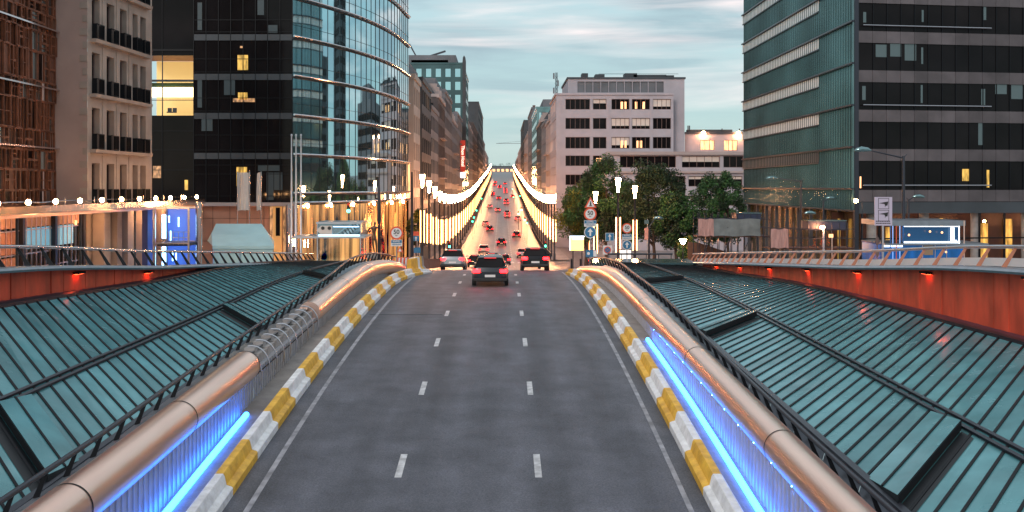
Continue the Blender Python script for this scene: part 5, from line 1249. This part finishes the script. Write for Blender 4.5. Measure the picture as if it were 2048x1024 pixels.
q = PX(1183, 507, D); b = MB(); b.box(q.x - .38, q.x + .38, D, D + .02, q.z - .24, q.z + .24); b.build('blue_board', 'signblue', t)
b = MB(); b.box(q.x + .12, q.x + .34, D - .02, D - .005, q.z - .2, q.z + .2); b.prism([(q.x - .2 + .1*math.cos(a), D - .02, q.z + .1*math.sin(a)) for a in frange(0, 6, .5)], (0, .014, 0)); b.build('board_symbol', 'signwhite', t)
D = 76
p = PX(1254, 456.5, D); t = thing('speed_sign', 'round 50 sign with reminder panel over a blue arrow disc, between the two tallest lamps', 'road sign', (p.x, D, G(D)))
post(p.x, D, p.z + .3, t); speed(p.x, D, p.z, .39, t); panel(p.x, D, ZP(474, D), .72, .42, t); arrow_disc(p.x, D, ZP(490, D), .36, t)
D = 84
p = PX(1219.5, 474, D); t = thing('one_way_sign', 'blue square one way arrow sign left of the tallest lamp', 'road sign', (p.x, D, G(D)))
post(p.x, D, p.z, t); b = MB(); b.box(p.x - .36, p.x + .36, D, D + .02, p.z - .34, p.z + .34); b.build('sign_rim', 'signwhite', t)
b = MB(); b.box(p.x - .33, p.x + .33, D - .012, D, p.z - .31, p.z + .31); b.build('sign_face', 'signblue', t)
b = MB(); b.prism([(p.x + a*.36, D - .03, p.z + c*.36) for a, c in ((-.12, -.8), (.12, -.8), (.12, .1), (.4, .1), (0, .75), (-.4, .1), (-.12, .1))], (0, .015, 0)); b.build('arrow', 'signwhite', t)
q = PX(1215, 500, D); b = MB(); b.box(q.x - .38, q.x + .38, D + .02, D + .04, q.z - .38, q.z + .38); b.build('panel_back', 'signwhite', t)
disc(q.x, D - .0, q.z, .3, 'signred', 'no_stopping_rim', t); disc(q.x, D - .014, q.z, .22, 'signblue', 'no_stopping_face', t); b = MB(); b.bar((q.x - .2, D - .03, q.z + .2), (q.x + .2, D - .03, q.z - .2), .05, .015); b.bar((q.x - .2, D - .03, q.z - .2), (q.x + .2, D - .03, q.z + .2), .05, .015); b.build('cross_bar', 'signred', t)
D = 90; p = PX(832, 480, D); t = thing('lane_sign', 'small orange and blue arrow sign left of the first avenue lamp', 'road sign', (p.x, D, G(D)))
post(p.x + .1, D, ZP(462, D), t); b = MB(); b.box(p.x - .28, p.x + .28, D, D + .02, ZP(482, D), ZP(472, D)); b.build('blue_panel', 'signblue', t)
b = MB(); b.box(p.x - .28, p.x + .28, D, D + .02, ZP(471.5, D), ZP(463, D)); b.build('orange_panel', 'signred', t)
b = MB(); zc = ZP(477, D); b.prism([(p.x + a*.2, D - .02, zc + c*.2) for a, c in ((-.2, -1), (.2, -1), (.2, .1), (.6, .1), (0, .9), (-.6, .1), (-.2, .1))], (0, .01, 0)); b.build('arrow', 'signwhite', t)
b = MB(); b.box(p.x - .2, p.x + .42, D, D + .02, ZP(506, D), ZP(495, D)); b.build('direction_panel', 'signblue', t)
D = 100; p = PX(1155, 487, D); t = thing('lit_billboard', 'bright orange lit advertising board beside the right avenue pavement', 'billboard', (p.x, D, G(D)))
b = MB(); b.box(p.x - .7, p.x + .62, D, D + .3, ZP(501, D), ZP(474, D)); b.build('screen', 'ad', t)
b = MB(); b.box(p.x - .78, p.x + .7, D + .02, D + .32, ZP(474, D), ZP(472, D)); b.box(p.x - .78, p.x - .71, D, D + .3, ZP(501, D), ZP(473.9, D)); b.box(p.x - .5, p.x + .62, D - .01, D, ZP(479, D), ZP(475, D)); b.build('white_border', 'adw', t)
b = MB(); b.box(p.x - .5, p.x - .4, D, D + .2, G(D), ZP(501, D)); b.box(p.x + .4, p.x + .5, D, D + .2, G(D), ZP(501, D)); b.build('leg', 'darksteel', t)
D = 92; p = PX(1251, 510, D); t = thing('lit_map_board', 'white lit map board behind the blue arrow disc', 'sign', (p.x, D, G(D)))
b = MB(); b.box(p.x - .5, p.x + .5, D, D + .2, ZP(520, D), ZP(500, D)); b.build('screen', mat('map_light', (.9, .9, .9), .5, emit=(1, .9, .8), es=.9), t)
b = MB(); b.box(p.x - .56, p.x + .56, D + .02, D + .22, ZP(500, D), ZP(498, D)); b.box(p.x - .06, p.x + .06, D + .05, D + .15, G(D), ZP(520, D)); b.build('frame', 'darksteel', t)
p = PX(1293, 468, 95); t = thing('totem_sign', 'narrow pinkish notice with a small blue plate on a dark post by the dark tree', 'sign', (p.x, 95, G(95)))
post(p.x + .1, 95, ZP(438, 95), t); b = MB(); b.box(p.x - .18, p.x + .16, 95, 95.03, ZP(479, 95), ZP(456, 95)); b.build('notice', 'tarppink', t); b = MB(); b.box(p.x - .2, p.x + .22, 95, 95.03, ZP(448, 95), ZP(440, 95)); b.build('plate', 'tealglass', t)
# traffic lights
def signal(x, y, zc, label, col='green', group='green traffic lights along the avenue', post_=True):
    t = thing('traffic_light', label, 'traffic light', (x, y, G(y)), group)
    b = MB(); b.box(x - .14, x + .14, y, y + .2, zc - .14, zc + .74); b.build('housing', 'signblack', t)
    for k, m in enumerate(('green', 'vent', 'redlamp')): disc(x, y - .05, zc + .3*k, .115 if k else .15, m, 'signal_lens', t, 12, .04)
    if post_: b = MB(); b.tube([(x, y + .1, G(y)), (x, y + .1, zc - .14)], .05, 6); b.build('pole', 'darksteel', t)
signal(XP(899, 150), 150, ZP(493, 150), 'nearest green traffic light on the left side of the avenue')
signal(XP(1091, 150), 150, ZP(492, 150), 'nearest green traffic light on the right side of the avenue')
signal(XP(697, 90), 90, ZP(422, 90), 'green traffic light hanging before the fluted bronze glass of the curved tower', group=None)
for i, (px_, py_) in enumerate(((945, 443), (948, 435), (953, 421), (963, 397), (969, 378), (1037, 428), (1043, 420), (1050, 440), (1054, 446), (1025, 378), (1027, 395), (1040, 392))):
    d = {0: 215, 1: 235, 2: 260, 3: 330, 4: 430, 5: 250, 6: 232, 7: 215, 8: 200, 9: 460, 10: 400, 11: 330}[i]
    signal(XP(px_, d), d, max(ZP(py_, d), G(d) + 2.2), 'small distant green traffic light among the avenue lamps')
# striped tubes & jersey blocks at the junction, left
t = thing('striped_barrier', 'red and white ribbed crash cushion at the end of the left tube', 'crash barrier', (-6.2, 67, G(67)))
for k in range(14):
    b = MB(); x = -7.1 + k*.115; b.tube([(x, 67.4, G(67) + .42), (x + .1, 67.4, G(67) + .42)], .40 if k % 2 else .44, 18); b.build('ring', 'signwhite' if k % 2 else 'signred', t)
for k, (m, lb) in enumerate((('kerby', 'yellow concrete block, nearest at the left corner of the junction'), ('kerbw', 'white concrete block just behind the yellow one at the left corner'), ('kerby', 'second yellow concrete block, behind the white one at the left corner'), ('conc', 'bare grey concrete block, last of the left corner row'))):
    y = 58.2 + k*1.7; x = -5.1 - .02*k; z = RR(y)
    q = [(0, 0), (.0, .1), (-.18, .32), (-.24, .95), (-.42, .95), (-.48, .32), (-.66, .1), (-.66, 0)]
    b = MB(); b.prism([(x + a, y, z + c) for a, c in q], (.25, 1.6, RR(y + 1.6) - z)); b.build('concrete_block', m, label=lb, cat='concrete block')
# pedestrian fence by the left lamps, right parapet
t = thing('guard_fence', 'brown picket guard fence curving along the left pavement by the avenue lamps', 'fence', (-7.9, 110, G(110)))
pp = [(-7.75 + .5*math.cos((y-82)/22*1.2)*0 - max(0, (96 - y))*.03, y) for y in frange(84, 190, .5)]
b = MB()
for x, y in pp: b.box(x - .02, x + .02, y, y + .04, G(y), G(y) + 1.0)
b.build('pickets', 'brick', t)
b = MB(); b.tube([(x, y, G(y) + 1.02) for x, y in pp[::4]], .035, 6); b.build('top_rail', 'brick', t)
t = thing('guard_fence', 'dark picket guard fence along the right pavement by the avenue lamps', 'fence', (7.3, 170, G(170)))
b = MB()
for y in frange(150, 250, .6): b.box(7.28, 7.32, y, y + .04, G(y), G(y) + 1.1)
b.build('pickets', 'darksteel', t)
b = MB(); b.tube([(7.3, y, G(y) + 1.12) for y in frange(150, 250, 4)], .035, 6); b.build('top_rail', 'darksteel', t)
# dark railing lines at the far plaza edge
for x0, x1, y, lb in ((XP(634, 72), XP(742, 72), 72, 'left'), (XP(1215, 72), XP(1345, 72), 72, 'right')):
    t = thing('plaza_railing', 'thin dark horizontal railing across the far end of the %s glass roof' % lb, 'railing', ((x0+x1)/2, y, G(y)))
    z = ZP(508, 72); b = MB(); b.tube([(x0, y, z), (x1, y, z)], .06, 8); b.build('rail', 'darksteel', t)
    for k in range(6):
        x = x0 + .1 + (x1 - x0 - .2)*k/5; b = MB(); b.tube([(x, y, G(y)), (x, y, z)], .03, 6); b.build('post', 'darksteel', t)
b = MB()
for y in (93, 97.5, 102): b.lathe([(.07, 0), (.07, .85), (.1, .9), (.03, .98)], (8.2, y, G(y)), 10)
# dark bollards
for i, (px_, d) in enumerate(((1143, 92), (1161, 94), (1200, 98), (1228, 90), (1289, 92), (1310, 88))):
    x = XP(px_, d); b = MB(); b.lathe([(.08, 0), (.08, .85), (.11, .9), (.03, .98)], (x, d, G(d)), 10); b.build('bollard', 'darksteel', smooth=True, label='dark bollard on the corner pavement below the road signs', cat='bollard', group='dark corner bollards')

# ------------------------------------------------------------------ cars standing on the carriageway, tail lights lit
def car_proto(paint):
    t = thing('car', 'x', 'car', (0, 0, 0))
    st_ = [(-2.12, .62, .42, .74), (-2.05, .80, .30, .95), (-1.7, .89, .22, 1.0), (-.9, .91, .20, .97), (.4, .91, .20, .95), (1.2, .90, .22, .90), (1.85, .84, .26, .76), (2.08, .66, .36, .60)]
    def ring(y, w_, z0, z1): return [(-w_*.9, y, z0), (-w_, y, z0 + .14), (-w_*1.0, y, (z0+z1)/2), (-w_*.93, y, z1 - .05), (-w_*.8, y, z1), (w_*.8, y, z1), (w_*.93, y, z1 - .05), (w_, y, (z0+z1)/2), (w_, y, z0 + .14), (w_*.9, y, z0), (-w_*.9, y, z0)]
    b = MB(); rows = [ring(*s_) for s_ in st_]; b.strip(rows); b.quad(*rows[0][:-1]); b.quad(*rows[-1][:-1]); b.build('body', paint, t, smooth=True)
    gh = [(-2.0, .62, .95, .97), (-1.55, .60, .96, 1.40), (-1.1, .60, .96, 1.47), (-.1, .60, .95, 1.48), (.45, .60, .94, 1.38), (1.15, .66, .90, .92)]
    b = MB(); rows = [[(-.80, y, z0), (-w_, y, z1), (w_, y, z1), (.80, y, z0)] for y, w_, z0, z1 in gh]; b.strip(rows); b.build('windows', 'darkglass', t, smooth=False)
    b = MB(); b.strip([[(-w_*1.02, y, z1 - .02), (-w_*.85, y, z1 + .03), (w_*.85, y, z1 + .03), (w_*1.02, y, z1 - .02)] for y, w_, z0, z1 in gh[1:5]]); b.build('roof', paint, t, smooth=True)
    for s in (-1, 1):
        b = MB(); b.box(*sorted((s*.50, s*.86)), -2.13, -1.98, .70, .86); b.build('tail_light', 'tail', t)
        b = MB(); b.box(*sorted((s*.48, s*.78)), 1.93, 2.06, .58, .70); b.build('headlight', 'adw', t)
        b = MB(); b.box(*sorted((s*.86, s*1.02)), .70, .86, .95, 1.08); b.build('mirror', paint, t)
        for y in (-1.3, 1.3):
            b = MB(); b.tube([(s*.72, y, .32), (s*.915, y, .32)], .32, 20); wl = b.build('wheel', 'tyre', t, smooth=True)
            b = MB(); b.tube([(s*.90, y, .32), (s*.925, y, .32)], .20, 14); b.build('rim', 'rim', wl)
    b = MB(); b.box(-.26, .26, -2.15, -2.12, .48, .60); b.build('number_plate', 'signwhite', t)
    b = MB(); b.box(-.84, .84, -2.14, -2.02, .30, .42); b.build('bumper', 'signblack', t)
    b = MB(); b.box(-.3, .3, -1.66, -1.60, 1.39, 1.42); b.build('high_brake_light', 'brake', t)
    return t
paints = [('dark grey', mat('paint_grey', (.05, .055, .065), .25, .5)), ('black', mat('paint_black', (.012, .012, .015), .2, .3)), ('silver', mat('paint_silver', (.4, .41, .43), .28, .8)), ('dark red', mat('paint_red', (.16, .015, .012), .25, .3)), ('white', mat('paint_white', (.62, .62, .62), .3))]
protos = {}
def car(x, y, ci, label):
    fz = RR if y < 64 else G; z = fz(y) + .01; sl_ = math.atan2(fz(y + 1.3) - fz(y - 1.3), 2.6); nm, m = paints[ci]
    if ci not in protos: c = car_proto(m); protos[ci] = c; c.location = (x, y, z); c['label'] = label; c['category'] = 'car'
    else: c = dup(protos[ci], (x, y, z), label)
    c.rotation_euler = (sl_, 0, 0); c['group'] = 'cars driving away along the avenue'
car(-.62, 52, 0, 'nearest car, dark grey, in the middle lane at the top of the ramp')
car(2.1, 66, 1, 'black car in the right lane just before the junction')
car(-3.6, 74, 2, 'silver car in the left lane entering the junction')
for x, y, ci, lb in ((-1.0, 92, 3, 'dark red car crossing the middle of the junction'), (3.0, 104, 4, 'white car on the right of the junction mouth'), (-3.4, 124, 1, 'black car at the foot of the avenue, left lane'),
        (.2, 138, 0, 'dark grey car on the avenue between the nearest lamps'), (3.2, 160, 2, 'silver car beside the nearest right lamps'), (-3.2, 172, 4, 'white car in the left lane before the hill'),
        (-.2, 196, 1, 'black car at the bottom of the dip'), (3.1, 222, 3, 'dark red car starting up the hill on the right'), (-3.1, 246, 0, 'dark grey car on the hill, left lane')):
    car(x, y, ci, lb)
y = 270
while y < 640:
    car(R_.choice([-4.6, -1.6, 1.5, 4.5]), y, R_.randrange(5), 'distant car climbing the avenue, seen only by its red tail lights'); y += R_.uniform(13, 24)

# distant towers to the right of the frame, mirrored in the curved glass
for x, y, w_, h, m, lb in ((128, 178, 12, 34, 'dark', 'slender dark tower beyond the right edge, mirrored in the curved glass'), (96, 182, 11, 48, 'dark', 'taller dark tower beyond the right edge, mirrored in the curved glass'), (68, 205, 24, 20, 'grey', 'stepped grey block beyond the right edge, mirrored in the curved glass')):
    zb = G(y); t = thing('distant_tower', lb, 'building', (x, y, zb))
    b = MB(); b.box(x - w_/2, x + w_/2, y, y + w_, zb, h); b.box(x - w_/4, x + w_/4, y + 2, y + w_ - 2, h, h + 4); b.build('wall', m, t)
    b = MB(); z = zb + 3
    while z < h - 2: b.box(x - w_/2 - .03, x - w_/2 + .02, y + 1, y + w_ - 1, z, z + 1.7); b.box(x - w_/2 + 1, x + w_/2 - 1, y - .03, y + .02, z, z + 1.7); z += 3.4
    b.build('window_bands', 'darkglass', t)
